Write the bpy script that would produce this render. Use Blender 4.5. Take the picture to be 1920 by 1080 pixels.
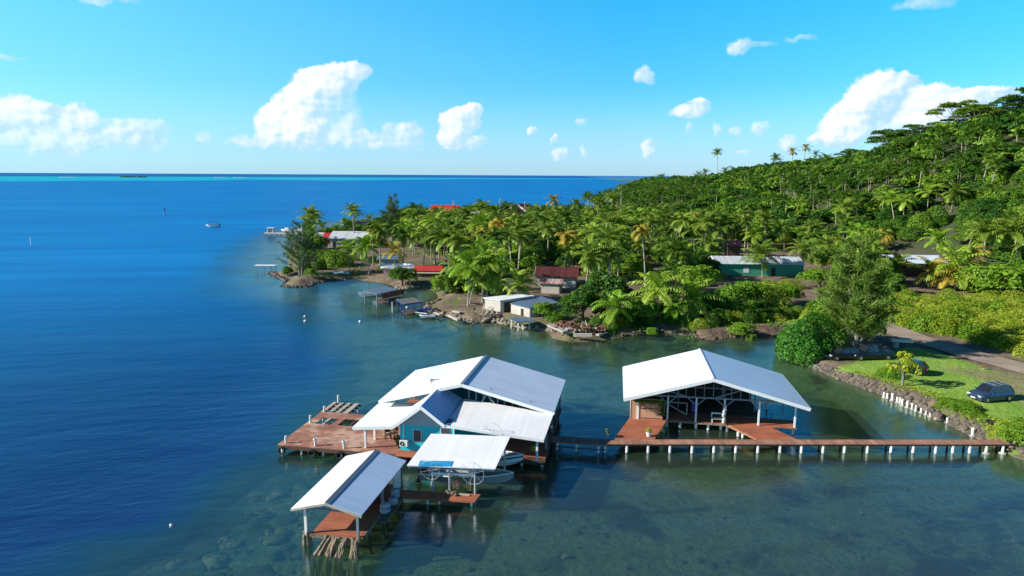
import bpy, math, random
import numpy as np
from mathutils import Vector, Matrix
R_=math.radians
random.seed(7)
for o in list(bpy.data.objects): bpy.data.objects.remove(o)
S=bpy.context.scene; COL=S.collection

# ------------------------------------------------------------------ camera
CH=23.0; FP=1280.0; PIT=math.atan(212/1280); ROLL=.0052
R0=np.array([1,0,0.]); FW=np.array([0,math.cos(PIT),-math.sin(PIT)]); U0=np.array([0,math.sin(PIT),math.cos(PIT)])
RT=math.cos(ROLL)*R0+math.sin(ROLL)*U0; UP=math.cos(ROLL)*U0-math.sin(ROLL)*R0
cd=bpy.data.cameras.new('camera'); cam=bpy.data.objects.new('camera',cd); COL.objects.link(cam)
cam.matrix_world=Matrix(((RT[0],UP[0],-FW[0],0),(RT[1],UP[1],-FW[1],0),(RT[2],UP[2],-FW[2],CH),(0,0,0,1)))
cd.sensor_width=36; cd.lens=36*FP/1920; cd.clip_start=.5; cd.clip_end=80000
S.camera=cam
S.render.resolution_x=1024; S.render.resolution_y=576
def at(px,py,z=0.0):
    "point of the place seen at a photograph pixel, at height z"
    d=FW+RT*(px-960)/FP-UP*(py-540)/FP; t=(z-CH)/d[2]
    return np.array([d[0]*t,d[1]*t,z])
def dist(p): return float(FW@(np.array([p[0],p[1],p[2]-CH])))
# ------------------------------------------------------------------ light
SUN_AZ=10.0; SUN_EL=27.0
sdir=Vector((-math.cos(R_(SUN_AZ))*math.cos(R_(SUN_EL)),-math.sin(R_(SUN_AZ))*math.cos(R_(SUN_EL)),math.sin(R_(SUN_EL))))
sl=bpy.data.lights.new('sun','SUN'); sl.energy=5.0; sl.angle=R_(.53); sl.color=(1,.95,.86)
so=bpy.data.objects.new('sun',sl); COL.objects.link(so); so.rotation_euler=sdir.to_track_quat('Z','Y').to_euler()
S.view_settings.view_transform='Standard'; S.view_settings.look='None'; S.view_settings.exposure=0.55; S.view_settings.gamma=1
S.view_settings.use_curve_mapping=False

# node helper
class NT:
    def __init__(s,tree): s.t=tree; s.n=tree.nodes; s.l=tree.links
    def _in(s,sock,v):
        if v is None: return
        if hasattr(v,'is_output') : s.l.new(v,sock)
        else:
            if sock.type=='RGBA' and hasattr(v,'__len__') and len(v)==3: v=(*v,1)
            sock.default_value=v
    def m(s,op,a=None,b=None,c=None,clamp=False):
        n=s.n.new('ShaderNodeMath'); n.operation=op; n.use_clamp=clamp
        for i,v in enumerate((a,b,c)): s._in(n.inputs[i],v)
        return n.outputs[0]
    def vm(s,op,a=None,b=None,sc=None):
        n=s.n.new('ShaderNodeVectorMath'); n.operation=op
        s._in(n.inputs[0],a); s._in(n.inputs[1],b)
        if sc is not None: s._in(n.inputs[3],sc)
        return n.outputs['Value'] if op in('DOT_PRODUCT','LENGTH','DISTANCE') else n.outputs[0]
    def noise(s,vec,scale,detail=3,rough=.5,dist=0,out='Fac'):
        n=s.n.new('ShaderNodeTexNoise'); s._in(n.inputs['Vector'],vec); n.inputs['Scale'].default_value=scale
        n.inputs['Detail'].default_value=detail; n.inputs['Roughness'].default_value=rough; n.inputs['Distortion'].default_value=dist
        return n.outputs[out]
    def mr(s,v,a,b,c=0.,d=1.,smooth=False):
        n=s.n.new('ShaderNodeMapRange'); s._in(n.inputs[0],v)
        for i,x in enumerate((a,b,c,d)): s._in(n.inputs[i+1],x)
        if smooth: n.interpolation_type='SMOOTHSTEP'
        return n.outputs[0]
    def mix(s,f,a,b,mode='MIX'):
        n=s.n.new('ShaderNodeMix'); n.data_type='RGBA'; n.blend_type=mode
        s._in(n.inputs[0],f); s._in(n.inputs[6],a); s._in(n.inputs[7],b)
        return n.outputs[2]
    def comb(s,x,y,z):
        n=s.n.new('ShaderNodeCombineXYZ')
        for i,v in enumerate((x,y,z)): s._in(n.inputs[i],v)
        return n.outputs[0]
    def sep(s,v):
        n=s.n.new('ShaderNodeSeparateXYZ'); s._in(n.inputs[0],v); return n.outputs

# ------------------------------------------------------------------ world
W=bpy.data.worlds.new('World'); S.world=W; W.use_nodes=True; W.node_tree.nodes.clear()
w=NT(W.node_tree)
sky=w.n.new('ShaderNodeTexSky'); sky.sky_type='NISHITA'; sky.sun_disc=False
sky.sun_elevation=R_(SUN_EL); sky.sun_rotation=math.atan2(sdir.x,sdir.y)
sky.air_density=1.0; sky.dust_density=.35; sky.ozone_density=2.2; sky.altitude=0
tc=w.n.new('ShaderNodeTexCoord'); D=tc.outputs['Generated']
dx,dy,dz=w.sep(D)
az=w.m('ARCTAN2',dx,dy); el=w.m('ARCSINE',dz)
# colour balance of the clear air (more saturated, paler at the sea horizon)
hs=w.n.new('ShaderNodeHueSaturation'); w._in(hs.inputs['Color'],sky.outputs[0]); hs.inputs['Saturation'].default_value=1.12; hs.inputs['Value'].default_value=1
elc=w.m('MAXIMUM',el,0.)
zen=w.mr(elc,0.,.55,0.,1.)
rp=w.n.new('ShaderNodeValToRGB'); w._in(rp.inputs[0],w.m('MULTIPLY',elc,1/1.6)); rr=rp.color_ramp
RAMP=[(0,(.66,.97,1.85)),(.075,(.34,1.10,1.55)),(.155,(.20,1.36,1.62)),(.26,(.09,.50,.85)),(.45,(.06,.19,.38)),(1,(.06,.15,.30))]
for k,(p_,c_) in enumerate(RAMP):
    e_=rr.elements[k] if k<2 else rr.elements.new(p_)
    e_.position=p_; e_.color=(*c_,1)
tint=rp.outputs[0]
skc=w.mix(1.,hs.outputs[0],tint,'MULTIPLY')
# clouds: soft lumps standing at fixed compass directions
def azel(px,py):
    d=FW+RT*(px-960)/FP-UP*(py-540)/FP; d=d/np.linalg.norm(d)
    return math.atan2(d[0],d[1]),math.asin(d[2])
P0=w.comb(az,el,0.)
warp=w.noise(P0,20,3,.5,0,'Color'); wv=w.vm('SUBTRACT',warp,(.5,.5,.5)); 
P1=w.vm('ADD',P0,w.vm('SCALE',wv,None,.030))
warp2=w.noise(P0,85,4,.6,0,'Color'); P1=w.vm('ADD',P1,w.vm('SCALE',w.vm('SUBTRACT',warp2,(.5,.5,.5)),None,.013))
px1,py1,_=w.sep(P1)
# (px,py,rx,ry,density)
CL=[(560,215,46,42,1),(590,170,42,38,1),(625,145,45,26,1),(665,130,30,15,.95),(530,240,40,35,.95),(580,245,40,30,.85),(545,268,70,14,.6),(640,205,34,60,.33),
(650,252,34,20,.72),(700,262,60,16,.55),(765,248,24,18,.78),(735,238,20,14,.45),(660,232,14,14,.6),(745,268,50,10,.45),
(866,228,30,26,.98),(888,203,16,15,.95),(850,262,30,16,.92),(895,268,24,10,.5),(845,245,18,24,.7),
(70,205,42,17,.8),(25,222,40,22,.8),(150,225,24,28,.85),(110,240,50,22,.6),(150,260,80,16,.5),(255,248,40,20,.72),(225,228,60,10,.4),(60,270,90,14,.42),(210,268,90,12,.42),(300,240,20,14,.3),
(385,262,14,10,.35),(460,265,30,8,.4),
(1640,185,44,42,1.05),(1668,165,34,24,1),(1610,215,40,34,1),(1580,245,36,22,.95),(1560,262,36,12,.8),(1752,195,38,28,1),(1795,188,44,18,.95),(1855,175,42,10,.9),(1735,230,40,22,.9),(1640,250,50,14,.6),(1690,240,30,8,.3),(1775,222,40,16,.55),
(1296,203,34,15,.8),(1318,188,16,8,.75),(1207,142,15,17,.66),(1385,90,20,14,.6),(1420,88,28,6,.2),
(1218,280,14,16,.6),(998,245,10,9,.6),(1038,265,7,7,.6),(1052,290,14,10,.55),(1095,226,11,8,.42),(1092,285,8,14,.42),(1380,242,13,8,.5),(1425,238,14,10,.5),(1345,243,7,12,.42),(1290,238,9,12,.42),(1474,265,13,16,.65),(1400,282,22,6,.32),
(1735,3,42,10,.35),(200,-4,40,8,.35),(10,103,30,6,.3),(1500,75,30,6,.2)]
dens=None; lit=None; base_=None
for (cx,cy,rx,ry,q) in CL:
    a0,e0=azel(cx,cy); ra=rx/FP*1.25; re=ry/FP*1.25
    gx=w.m('MULTIPLY',w.m('SUBTRACT',px1,a0),1/ra); gy=w.m('MULTIPLY',w.m('SUBTRACT',py1,e0),1/re)
    r2=w.m('MULTIPLY_ADD',gx,gx,w.m('MULTIPLY',gy,gy))
    f=w.m('SUBTRACT',1.,r2,clamp=True); f=w.m('MULTIPLY',f,q)
    fr_=w.m('SUBTRACT',1.,r2,clamp=True); base_=fr_ if base_ is None else w.m('ADD',base_,fr_)
    li=w.m('MULTIPLY',f,w.m('MULTIPLY_ADD',gx,-.75,w.m('MULTIPLY',gy,.6)))
    dens=f if dens is None else w.m('ADD',dens,f); lit=li if lit is None else w.m('ADD',lit,li)
fine=w.noise(P0,55,4,.55); fine2=w.noise(w.vm('ADD',P0,(-.006,.005,0)),55,4,.55)
qav=w.m('DIVIDE',dens,w.m('ADD',base_,.001))
d2=w.m('ADD',base_,w.m('MULTIPLY',w.m('SUBTRACT',fine,.5),.42))
alpha=w.mr(d2,.10,w.mr(qav,.3,1.,.95,.44),0.,1.,True)
alpha=w.m('MULTIPLY',alpha,w.mr(base_,.0,.12,0.,1.)); alpha=w.m('MULTIPLY',alpha,w.mr(qav,.15,.9,.30,1.))
relief=w.m('MULTIPLY',w.m('SUBTRACT',fine,fine2),1.5)
sh=w.m('ADD',w.m('ADD',w.m('DIVIDE',lit,w.m('ADD',dens,.35)),relief),w.m('MULTIPLY',dens,.18))
shade=w.mr(sh,-.30,.62,0.,1.,True)
CLS=7.6
ccol=w.mix(shade,(.50*CLS,.78*CLS,1.0*CLS),(1.06*CLS,1.07*CLS,1.06*CLS))
# haze veil low over the horizon
hz=w.mr(el,.0,.13,.45,0.,True)
skc=w.mix(w.m('MULTIPLY',w.mr(az,-.75,.15,.34,0.),w.mr(el,.1,.6,1,0)),skc,(.42*9.5,.88*9.5,1.0*9.5))
skc=w.mix(w.m('MULTIPLY',hz,.95),skc,(.46*8,.80*8,.93*8))
fin=w.mix(w.m('MULTIPLY',alpha,.95),skc,ccol)
bg=w.n.new('ShaderNodeBackground'); w._in(bg.inputs[0],fin); bg.inputs[1].default_value=.092
wo=w.n.new('ShaderNodeOutputWorld'); w.l.new(bg.outputs[0],wo.inputs[0])

# ------------------------------------------------------------------ materials
MATS={}
def mat(name,col,rough=.7,metal=0,var=.15,vscale=1.5,bump=0,bscale=8,spec=.5,coord='Object',stain=None,wave=None,em=None,algae=False):
    if name in MATS: return MATS[name]
    m=bpy.data.materials.new(name); m.use_nodes=True; t=NT(m.node_tree); b=t.n['Principled BSDF']
    c=t.n.new('ShaderNodeTexCoord').outputs[coord]
    nz=t.noise(c,vscale,5,.6)
    k=t.mr(nz,.3,.7,1-var,1+var)
    cc=t.mix(1.,(*col,1),t.comb(k,k,k),'MULTIPLY')
    if stain:
        f=t.mr(t.noise(c,stain[1],5,.65),stain[2],stain[2]+.12,0.,1.,True)
        cc=t.mix(f,cc,(*stain[0],1))
    if algae:
        zz=t.sep(t.n.new('ShaderNodeNewGeometry').outputs['Position'])[2]; cc=t.mix(t.mr(t.m('ADD',zz,t.m('MULTIPLY',t.m('SUBTRACT',nz,.5),.3)),-.02,.10,1,0),cc,(.05,.055,.03,1))
    h=None
    if wave:   # (axis, period, depth, groove darkness)
        s=t.sep(c)[wave[0]]; ph=t.m('FRACT',t.m('MULTIPLY',s,1/wave[1]))
        tri=t.m('ABSOLUTE',t.m('SUBTRACT',ph,.5)); 
        g=t.mr(tri,.5-wave[4] if len(wave)>4 else .42,.5,0.,1.,True)
        cc=t.mix(t.m('MULTIPLY',g,wave[3]),cc,(0.01,0.008,0.006,1))
        bid=t.m('FLOOR',t.m('MULTIPLY',s,1/wave[1])); wn=t.n.new('ShaderNodeTexWhiteNoise'); wn.noise_dimensions='1D'; t._in(wn.inputs['W'],bid)
        kk=t.mr(wn.outputs[0],0,1,1-wave[5],1+wave[5]) if len(wave)>5 else None
        if kk is not None: cc=t.mix(1.,cc,t.comb(kk,kk,kk),'MULTIPLY')
        h=t.m('MULTIPLY',g,-wave[2])
    if bump:
        bn=t.m('MULTIPLY',t.noise(c,bscale,4,.6),bump)
        h=bn if h is None else t.m('ADD',h,bn)
    if h is not None:
        bp=t.n.new('ShaderNodeBump'); bp.inputs['Distance'].default_value=1.; bp.inputs['Strength'].default_value=1; t._in(bp.inputs['Height'],h); t.l.new(bp.outputs[0],b.inputs['Normal'])
    t._in(b.inputs['Base Color'],cc); b.inputs['Roughness'].default_value=rough; b.inputs['Metallic'].default_value=metal
    b.inputs['Specular IOR Level'].default_value=spec
    MATS[name]=m; return m
M_roof=mat('white_metal_roof',(.86,.87,.88),.42,0,.05,.45,wave=(1,.30,.004,.03,.12,.03),spec=.5,stain=((.66,.66,.64),.35,.60))
M_roofx=mat('white_metal_roof_cross',(.87,.87,.87),.42,0,.05,.45,wave=(0,.30,.004,.03,.12,.03),spec=.5,stain=((.66,.66,.64),.35,.60))
M_roofb=mat('blue_and_shaded_metal_roof',(.66,.76,.90),.40,0,.07,.4,wave=(1,.30,.005,.04,.12,.05))  # blue roofs; also the house's white right slope, coloured as in shade
M_roofh=mat('white_roof_blue_shade',(.50,.67,.88),.40,0,.06,.4,wave=(1,.30,.005,.05,.12,.04))  # blue shade of the white right-hand slopes, put into the colour
M_roofv=mat('white_roof_deep_shade',(.32,.52,.80),.40,0,.06,.4,wave=(1,.30,.005,.05,.12,.04))  # unlit steep slope of the white gable, its shade in the colour
M_rooft=mat('old_tin_roof',(.55,.58,.60),.5,0,.12,1,wave=(0,.5,.015,.25,.1,.12),stain=((.25,.16,.1),.7,.66))
M_white=mat('white_paint',(.80,.80,.78),.5,0,.06,2)
M_post=mat('whitewashed_concrete',(.74,.72,.68),.8,0,.12,3,bump=.01,bscale=12,algae=True)
M_grey=mat('grey_steel',(.19,.22,.25),.5,0,.1,2)
M_pole=mat('galvanised_pipe',(.55,.57,.58),.4,.4,.1,2)
M_aqua=mat('aqua_painted_wall',(.012,.50,.60),.7,0,.08,.8,stain=((.03,.56,.54),.8,.62))
M_panel=mat('grey_gable_board',(.34,.38,.42),.7,0,.06,1)
M_dark=mat('interior_shade',(.03,.025,.02),.9)  # shade inside bays and openings, put into a near-black colour
M_brown=mat('brown_board_wall',(.12,.06,.035),.8,0,.2,2,wave=(0,.22,.01,.5,.08,.2))
M_deck=mat('weathered_red_deck',(.38,.16,.10),.75,0,.28,.55,stain=((.55,.36,.26),.55,.48),wave=(1,.15,.008,.55,.09,.16))
M_deck2=mat('red_deck_boards',(.40,.125,.06),.72,0,.2,.7,stain=((.44,.22,.14),.8,.60),wave=(1,.15,.008,.5,.09,.14))
M_walk=mat('walkway_boards',(.38,.19,.12),.75,0,.3,.8,wave=(0,.16,.01,.65,.10,.22))
M_greyd=mat('bleached_planks',(.42,.36,.29),.85,0,.2,2,bump=.01)
M_beam=mat('dark_beam',(.09,.05,.035),.85,0,.2,2)
M_shed=mat('salmon_timber_boards',(.62,.33,.19),.75,0,.1,1,wave=(0,.19,.012,.55,.07,.10))
M_rust=mat('rusty_brown_sheet',(.17,.06,.035),.7,0,.3,1,wave=(0,.3,.01,.5,.1,.2))
M_crust=mat('barnacled_wood',(.23,.17,.11),.95,0,.5,3,bump=.12,bscale=7)
M_rock=mat('basalt_boulders',(.13,.105,.085),.9,0,.45,1.3,bump=.08,bscale=6,stain=((.26,.22,.18),1.1,.62))
M_coral=mat('coral_rubble',(.30,.25,.19),.95,0,.4,1.5,bump=.08,bscale=5)
M_conc=mat('worn_concrete',(.42,.38,.33),.9,0,.2,1,bump=.02)
M_wallw=mat('cream_render',(.46,.42,.36),.85,0,.12,.6,stain=((.33,.28,.23),.5,.62))
M_wallg=mat('green_wall',(.045,.30,.19),.8,0,.08,1)
M_red=mat('red_tin_roof',(.50,.045,.035),.5,0,.12,1,wave=(0,.4,.012,.2,.1,.08))
M_maroon=mat('maroon_tin_roof',(.10,.026,.022),.55,0,.25,.8,wave=(0,.4,.012,.4,.1,.2),stain=((.30,.15,.12),.6,.72))
M_striped=mat('rust_striped_tin',(.50,.34,.30),.6,0,.2,1,wave=(0,.45,.01,.85,.2,.2),stain=((.30,.08,.06),1.2,.5))
M_bluegr=mat('blue_grey_tin',(.10,.16,.24),.75,0,.12,.6,wave=(0,.4,.012,.15,.1,.06))
M_glass=mat('dark_window_glass',(.015,.02,.03),.12,0,.1,1,spec=.8)
M_louv=mat('dark_louvre',(.10,.10,.12),.5,wave=(2,.13,.02,.9,.3))
M_carb=mat('slate_blue_car_paint',(.05,.085,.155),.25,.35,.03,1,spec=.7)
M_card=mat('black_car_paint',(.012,.013,.018),.22,.3,.03,1,spec=.7)
M_tyre=mat('black_rubber',(.015,.015,.015),.85,bump=.005)
M_rim=mat('alloy_rim',(.5,.5,.52),.3,.8)
M_lamp=mat('lamp_lens',(.8,.82,.85),.15,0,.02,1,spec=.8)
M_redl=mat('red_lens',(.4,.01,.01),.3)
M_boatw=mat('white_gelcoat',(.78,.78,.76),.3,0,.04,1)
M_boatg=mat('grey_green_hull',(.20,.25,.24),.5,0,.15,1)
M_boati=mat('boat_floor',(.35,.36,.36),.7,0,.15,1)
M_navy=mat('navy_paint',(.02,.035,.16),.4)
M_blue=mat('bright_blue_sheet',(.02,.30,.60),.5)
M_blk=mat('black_cowling',(.02,.02,.022),.4)
M_cloth=mat('purple_cloth',(.07,.03,.22),.9)
M_trunkP=mat('palm_bark',(.36,.31,.25),.95,0,.2,2,wave=(2,.35,.01,.35,.08))
M_trunk=mat('tree_bark',(.13,.095,.07),.95,0,.3,2,bump=.04)
M_trunkc=mat('pale_bark',(.20,.18,.15),.95,0,.2,2)
M_bag=mat('pale_sacks',(.34,.36,.42),.9,0,.4,3)
M_tarred=mat('asphalt',(.33,.255,.185),.95,0,.25,.35,bump=.01,bscale=20)

def leafmat(name,c1,c2,trans=.30,nscale=.35,gloss=.05):
    m=bpy.data.materials.new(name); m.use_nodes=True; t=NT(m.node_tree); t.n.clear()
    oi=t.n.new('ShaderNodeObjectInfo'); geo=t.n.new('ShaderNodeNewGeometry')
    nz=t.noise(geo.outputs['Position'],nscale,3,.6); wn=t.noise(geo.outputs['Position'],2.3,2,.6)
    f=t.m('ADD',t.m('MULTIPLY',t.m('SUBTRACT',nz,.5),1.6),t.m('ADD',t.m('MULTIPLY',oi.outputs['Random'],.75),t.m('MULTIPLY',t.m('SUBTRACT',wn,.5),1.0)),clamp=True)
    c=t.mix(f,(*c1,1),(*c2,1))
    df=t.n.new('ShaderNodeBsdfDiffuse'); t._in(df.inputs[0],c); tr=t.n.new('ShaderNodeBsdfTranslucent'); t._in(tr.inputs[0],t.mix(.5,c,(.16,.22,.01,1)))
    gl=t.n.new('ShaderNodeBsdfGlossy'); gl.inputs['Roughness'].default_value=.5; gl.inputs[0].default_value=(.42,.56,.28,1)
    a=t.n.new('ShaderNodeMixShader'); a.inputs[0].default_value=trans; t.l.new(df.outputs[0],a.inputs[1]); t.l.new(tr.outputs[0],a.inputs[2])
    b=t.n.new('ShaderNodeMixShader'); b.inputs[0].default_value=gloss; t.l.new(a.outputs[0],b.inputs[1]); t.l.new(gl.outputs[0],b.inputs[2])
    o=t.n.new('ShaderNodeOutputMaterial'); t.l.new(b.outputs[0],o.inputs[0]); MATS[name]=m; return m
L_palm=leafmat('palm_fronds',(.05,.135,.010),(.34,.44,.055),gloss=.10)
L_palmy=leafmat('yellowing_fronds',(.30,.24,.03),(.50,.36,.05))
L_palmb=leafmat('bright_palm_fronds',(.15,.32,.016),(.43,.54,.06),gloss=.10)
L_dark=leafmat('dark_foliage',(.024,.095,.010),(.13,.255,.028))
L_mid=leafmat('mid_foliage',(.065,.18,.014),(.26,.39,.035))
L_brt=leafmat('bright_foliage',(.11,.25,.014),(.22,.36,.03))
L_mang=leafmat('mangrove_foliage',(.040,.165,.015),(.10,.27,.03))
L_yel=leafmat('yellow_green_foliage',(.32,.38,.02),(.55,.52,.04))
L_shr=leafmat('olive_shrub_foliage',(.25,.36,.02),(.52,.56,.07))
L_cas=leafmat('casuarina_needles',(.10,.19,.022),(.21,.30,.05),.3)
L_casb=leafmat('grey_green_needles',(.07,.14,.05),(.12,.19,.07),.2)

# ------------------------------------------------------------------ mesh helpers
class MB:
    def __init__(s): s.v=[]; s.f=[]
    def add(s,v,f): n=len(s.v); s.v+= [tuple(map(float,p)) for p in v]; s.f+=[tuple(i+n for i in q) for q in f]; return s
    def box(s,c,d,rz=0,rx=0,ry=0):
        x,y,z=[k/2 for k in d]; M=Matrix.Rotation(rz,3,'Z')@Matrix.Rotation(ry,3,'Y')@Matrix.Rotation(rx,3,'X')
        v=[M@Vector((i*x,j*y,k*z))+Vector(c) for i in(-1,1) for j in(-1,1) for k in(-1,1)]
        return s.add(v,[(0,1,3,2),(4,6,7,5),(0,4,5,1),(2,3,7,6),(0,2,6,4),(1,5,7,3)])
    def span(s,x0,x1,y0,y1,z0,z1): return s.box(((x0+x1)/2,(y0+y1)/2,(z0+z1)/2),(abs(x1-x0),abs(y1-y0),abs(z1-z0)))
    def beam(s,p,q,wd=.1,h=None):
        h=h or wd; p=Vector(p); q=Vector(q); d=(q-p).normalized(); u=Vector((0,0,1)) if abs(d.z)<.95 else Vector((0,1,0))
        a=d.cross(u).normalized(); b=a.cross(d); v=[]
        for e in(p,q):
            for i,j in((-1,-1),(1,-1),(1,1),(-1,1)): v.append(e+a*i*wd/2+b*j*h/2)
        return s.add(v,[(0,3,2,1),(4,5,6,7),(0,1,5,4),(1,2,6,5),(2,3,7,6),(3,0,4,7)])
    def tube(s,pts,rs,n=8,cap=True):
        pts=[Vector(p) for p in pts]; rs=rs if hasattr(rs,'__len__') else [rs]*len(pts); base=len(s.v); v=[];f=[]
        for i,p in enumerate(pts):
            d=(pts[min(i+1,len(pts)-1)]-pts[max(i-1,0)]).normalized(); u=Vector((0,0,1)) if abs(d.z)<.9 else Vector((1,0,0))
            a=d.cross(u).normalized(); b=a.cross(d)
            for k in range(n): t=2*math.pi*k/n; v.append(p+(a*math.cos(t)+b*math.sin(t))*rs[i])
        for i in range(len(pts)-1):
            for k in range(n): f.append((i*n+k,i*n+(k+1)%n,(i+1)*n+(k+1)%n,(i+1)*n+k))
        if cap: f.append(tuple(range(n))[::-1]); f.append(tuple((len(pts)-1)*n+k for k in range(n)))
        return s.add(v,f)
    def slab(s,pts,t=.06,down=True):
        "closed sheet with thickness t below the given corner loop"
        P=[Vector(p) for p in pts]; nrm=(P[1]-P[0]).cross(P[2]-P[0]).normalized()
        if nrm.z<0: P=P[::-1]; nrm=-nrm
        n=len(P); v=P+[p-nrm*t for p in P]
        f=[tuple(range(n)),tuple(range(2*n-1,n-1,-1))]+[(i,i+n,(i+1)%n+n,(i+1)%n) for i in range(n)]
        return s.add(v,f)
    def prism(s,pts,z0,z1):
        n=len(pts); A=sum(pts[i][0]*pts[(i+1)%n][1]-pts[(i+1)%n][0]*pts[i][1] for i in range(n))
        if A<0: pts=pts[::-1]
        v=[(p[0],p[1],z1) for p in pts]+[(p[0],p[1],z0) for p in pts]
        return s.add(v,[tuple(range(n)),tuple(range(2*n-1,n-1,-1))]+[(i,i+n,(i+1)%n+n,(i+1)%n) for i in range(n)])
    def rock(s,c,r,seed=0,sq=.75,sub=1):
        rnd=random.Random(seed); import bmesh
        bm=bmesh.new(); bmesh.ops.create_icosphere(bm,subdivisions=sub,radius=1)
        sc=(r*rnd.uniform(.8,1.3),r*rnd.uniform(.8,1.2),r*sq*rnd.uniform(.8,1.1)); a=rnd.uniform(0,6)
        v=[]
        for q in bm.verts:
            k=rnd.uniform(.78,1.12); x,y,z=q.co.x*sc[0]*k,q.co.y*sc[1]*k,q.co.z*sc[2]*k
            v.append((c[0]+x*math.cos(a)-y*math.sin(a),c[1]+x*math.sin(a)+y*math.cos(a),c[2]+z))
        f=[tuple(x.index for x in q.verts) for q in bm.faces]; bm.free(); return s.add(v,f)
    def torus(s,c,Rr,r,axis=(0,1,0),n=20,m=6):
        ax=Vector(axis).normalized(); u=ax.orthogonal().normalized(); v2=ax.cross(u); v=[];f=[]
        for i in range(n):
            t=2*math.pi*i/n; d=u*math.cos(t)+v2*math.sin(t)
            for k in range(m): p=2*math.pi*k/m; v.append(Vector(c)+d*(Rr+r*math.cos(p))+ax*r*math.sin(p))
        for i in range(n):
            for k in range(m): f.append((i*m+k,((i+1)%n)*m+k,((i+1)%n)*m+(k+1)%m,i*m+(k+1)%m))
        return s.add(v,f)
    def mesh(s,name,m=None,smooth=False):
        me=bpy.data.meshes.new(name); me.from_pydata(s.v,[],s.f); me.update()
        if m: me.materials.append(m)
        if smooth: me.shade_smooth()
        return me
def link(name,me,parent=None,loc=(0,0,0),rz=0,sc=1):
    o=bpy.data.objects.new(name,me); COL.objects.link(o); o.location=loc; o.rotation_euler=(0,0,rz)
    o.scale=(sc,sc,sc) if not hasattr(sc,'__len__') else sc
    if parent: o.parent=parent
    return o
def tag(o,label,cat,group=None,kind=None):
    o['label']=label; o['category']=cat
    if group:o['group']=group
    if kind:o['kind']=kind
    return o
def thing(name,label,cat,loc=(0,0,0),rz=0,group=None,sc=1):
    return tag(link(name,None,None,tuple(map(float,loc)),rz,sc),label,cat,group)
def part(p,name,mb,m,label=None,smooth=False,loc=(0,0,0)):
    o=link(name,mb.mesh(name,m,smooth),p,loc)
    if label:o['label']=label
    return o
def single(name,mb,m,label,cat,group=None,loc=(0,0,0),rz=0,smooth=False,kind=None):
    return tag(link(name,mb.mesh(name,m,smooth),None,tuple(map(float,loc)),rz),label,cat,group,kind)
def npmesh(name,V,F,m,smooth=False):
    me=bpy.data.meshes.new(name); n=len(F); k=F.shape[1]
    me.vertices.add(len(V)); me.vertices.foreach_set('co',np.asarray(V,np.float32).ravel())
    me.loops.add(n*k); me.loops.foreach_set('vertex_index',np.asarray(F,np.int32).ravel())
    me.polygons.add(n); me.polygons.foreach_set('loop_start',np.arange(0,n*k,k,dtype=np.int32)); me.polygons.foreach_set('loop_total',np.full(n,k,np.int32))
    if smooth: me.polygons.foreach_set('use_smooth',np.ones(n,bool))
    me.update(calc_edges=True); me.materials.append(m); return me
def copy_thing(src,loc,rz,sc,label=None,group=None):
    c=src.copy(); COL.objects.link(c); c.location=tuple(map(float,loc)); c.rotation_euler=(0,0,rz); c.scale=(sc,sc,sc) if not hasattr(sc,'__len__') else sc
    if label:c['label']=label
    if group:c['group']=group
    for ch in src.children:
        d=ch.copy(); COL.objects.link(d); d.parent=c
        for g in ch.children:
            e=g.copy(); COL.objects.link(e); e.parent=d
    return c
# ------------------------------------------------------------------ terrain and water
def vnoise(x,y,sc,seed=0,oct=3):
    out=0.;amp=1.;tot=0.
    for o in range(oct):
        X=np.asarray(x)/sc*2**o+seed*17.3; Y=np.asarray(y)/sc*2**o+seed*5.7
        ix=np.floor(X).astype(np.int64); iy=np.floor(Y).astype(np.int64); fx=X-ix; fy=Y-iy
        fx=fx*fx*(3-2*fx); fy=fy*fy*(3-2*fy)
        def h(a,b):
            n=(a*374761393+b*668265263+seed*1442695)&0xffffffff; n=((n^(n>>13))*1274126177)&0xffffffff
            return ((n^(n>>16))&0xffff)/65535.
        v=(h(ix,iy)*(1-fx)+h(ix+1,iy)*fx)*(1-fy)+(h(ix,iy+1)*(1-fx)+h(ix+1,iy+1)*fx)*fy
        out=out+amp*v; tot+=amp; amp*=.5
    return out/tot
LANDPX=[(2300,905),(1920,862),(1893,852),(1836,822),(1821,815),(1776,794),(1732,767),(1687,752.6),(1640,735),(1598.5,720),(1551,702),(1502,680),(1492,668),(1505,650),(1512,632),(1485,626),(1440,631),(1400,629),(1370,633),(1320,637),(1290,630),(1240,622),(1200,627),(1165,632),(1120,640),(1070,642),(1035,634),(1025,620),(983,617),(960,611),(935,606),(919,602),(888,607),(868,606),(839,594),(808,588),(797,577),(822,564),(820,553),(815,545),(796,540),(782,541),(754,543),(743,540),(726,531),(682,527),(660,523),(622,526),(590,532),(571,539),(545,539),(532,536),(545,522),(525,519),(512,511),(538,509),(542,491),(540,478),(545,460),(575,446),(600,441),(660,428),(720,415),(800,403),(900,401),(1000,403),(1100,402),(1160,398),(1190,391),(1215,376),(1232,362)]
LAND=[at(a,b,0)[:2] for a,b in LANDPX]+[np.array([330.,1500.]),np.array([1800.,1500.]),np.array([1800.,50.])]
LAND=np.array(LAND)
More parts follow.
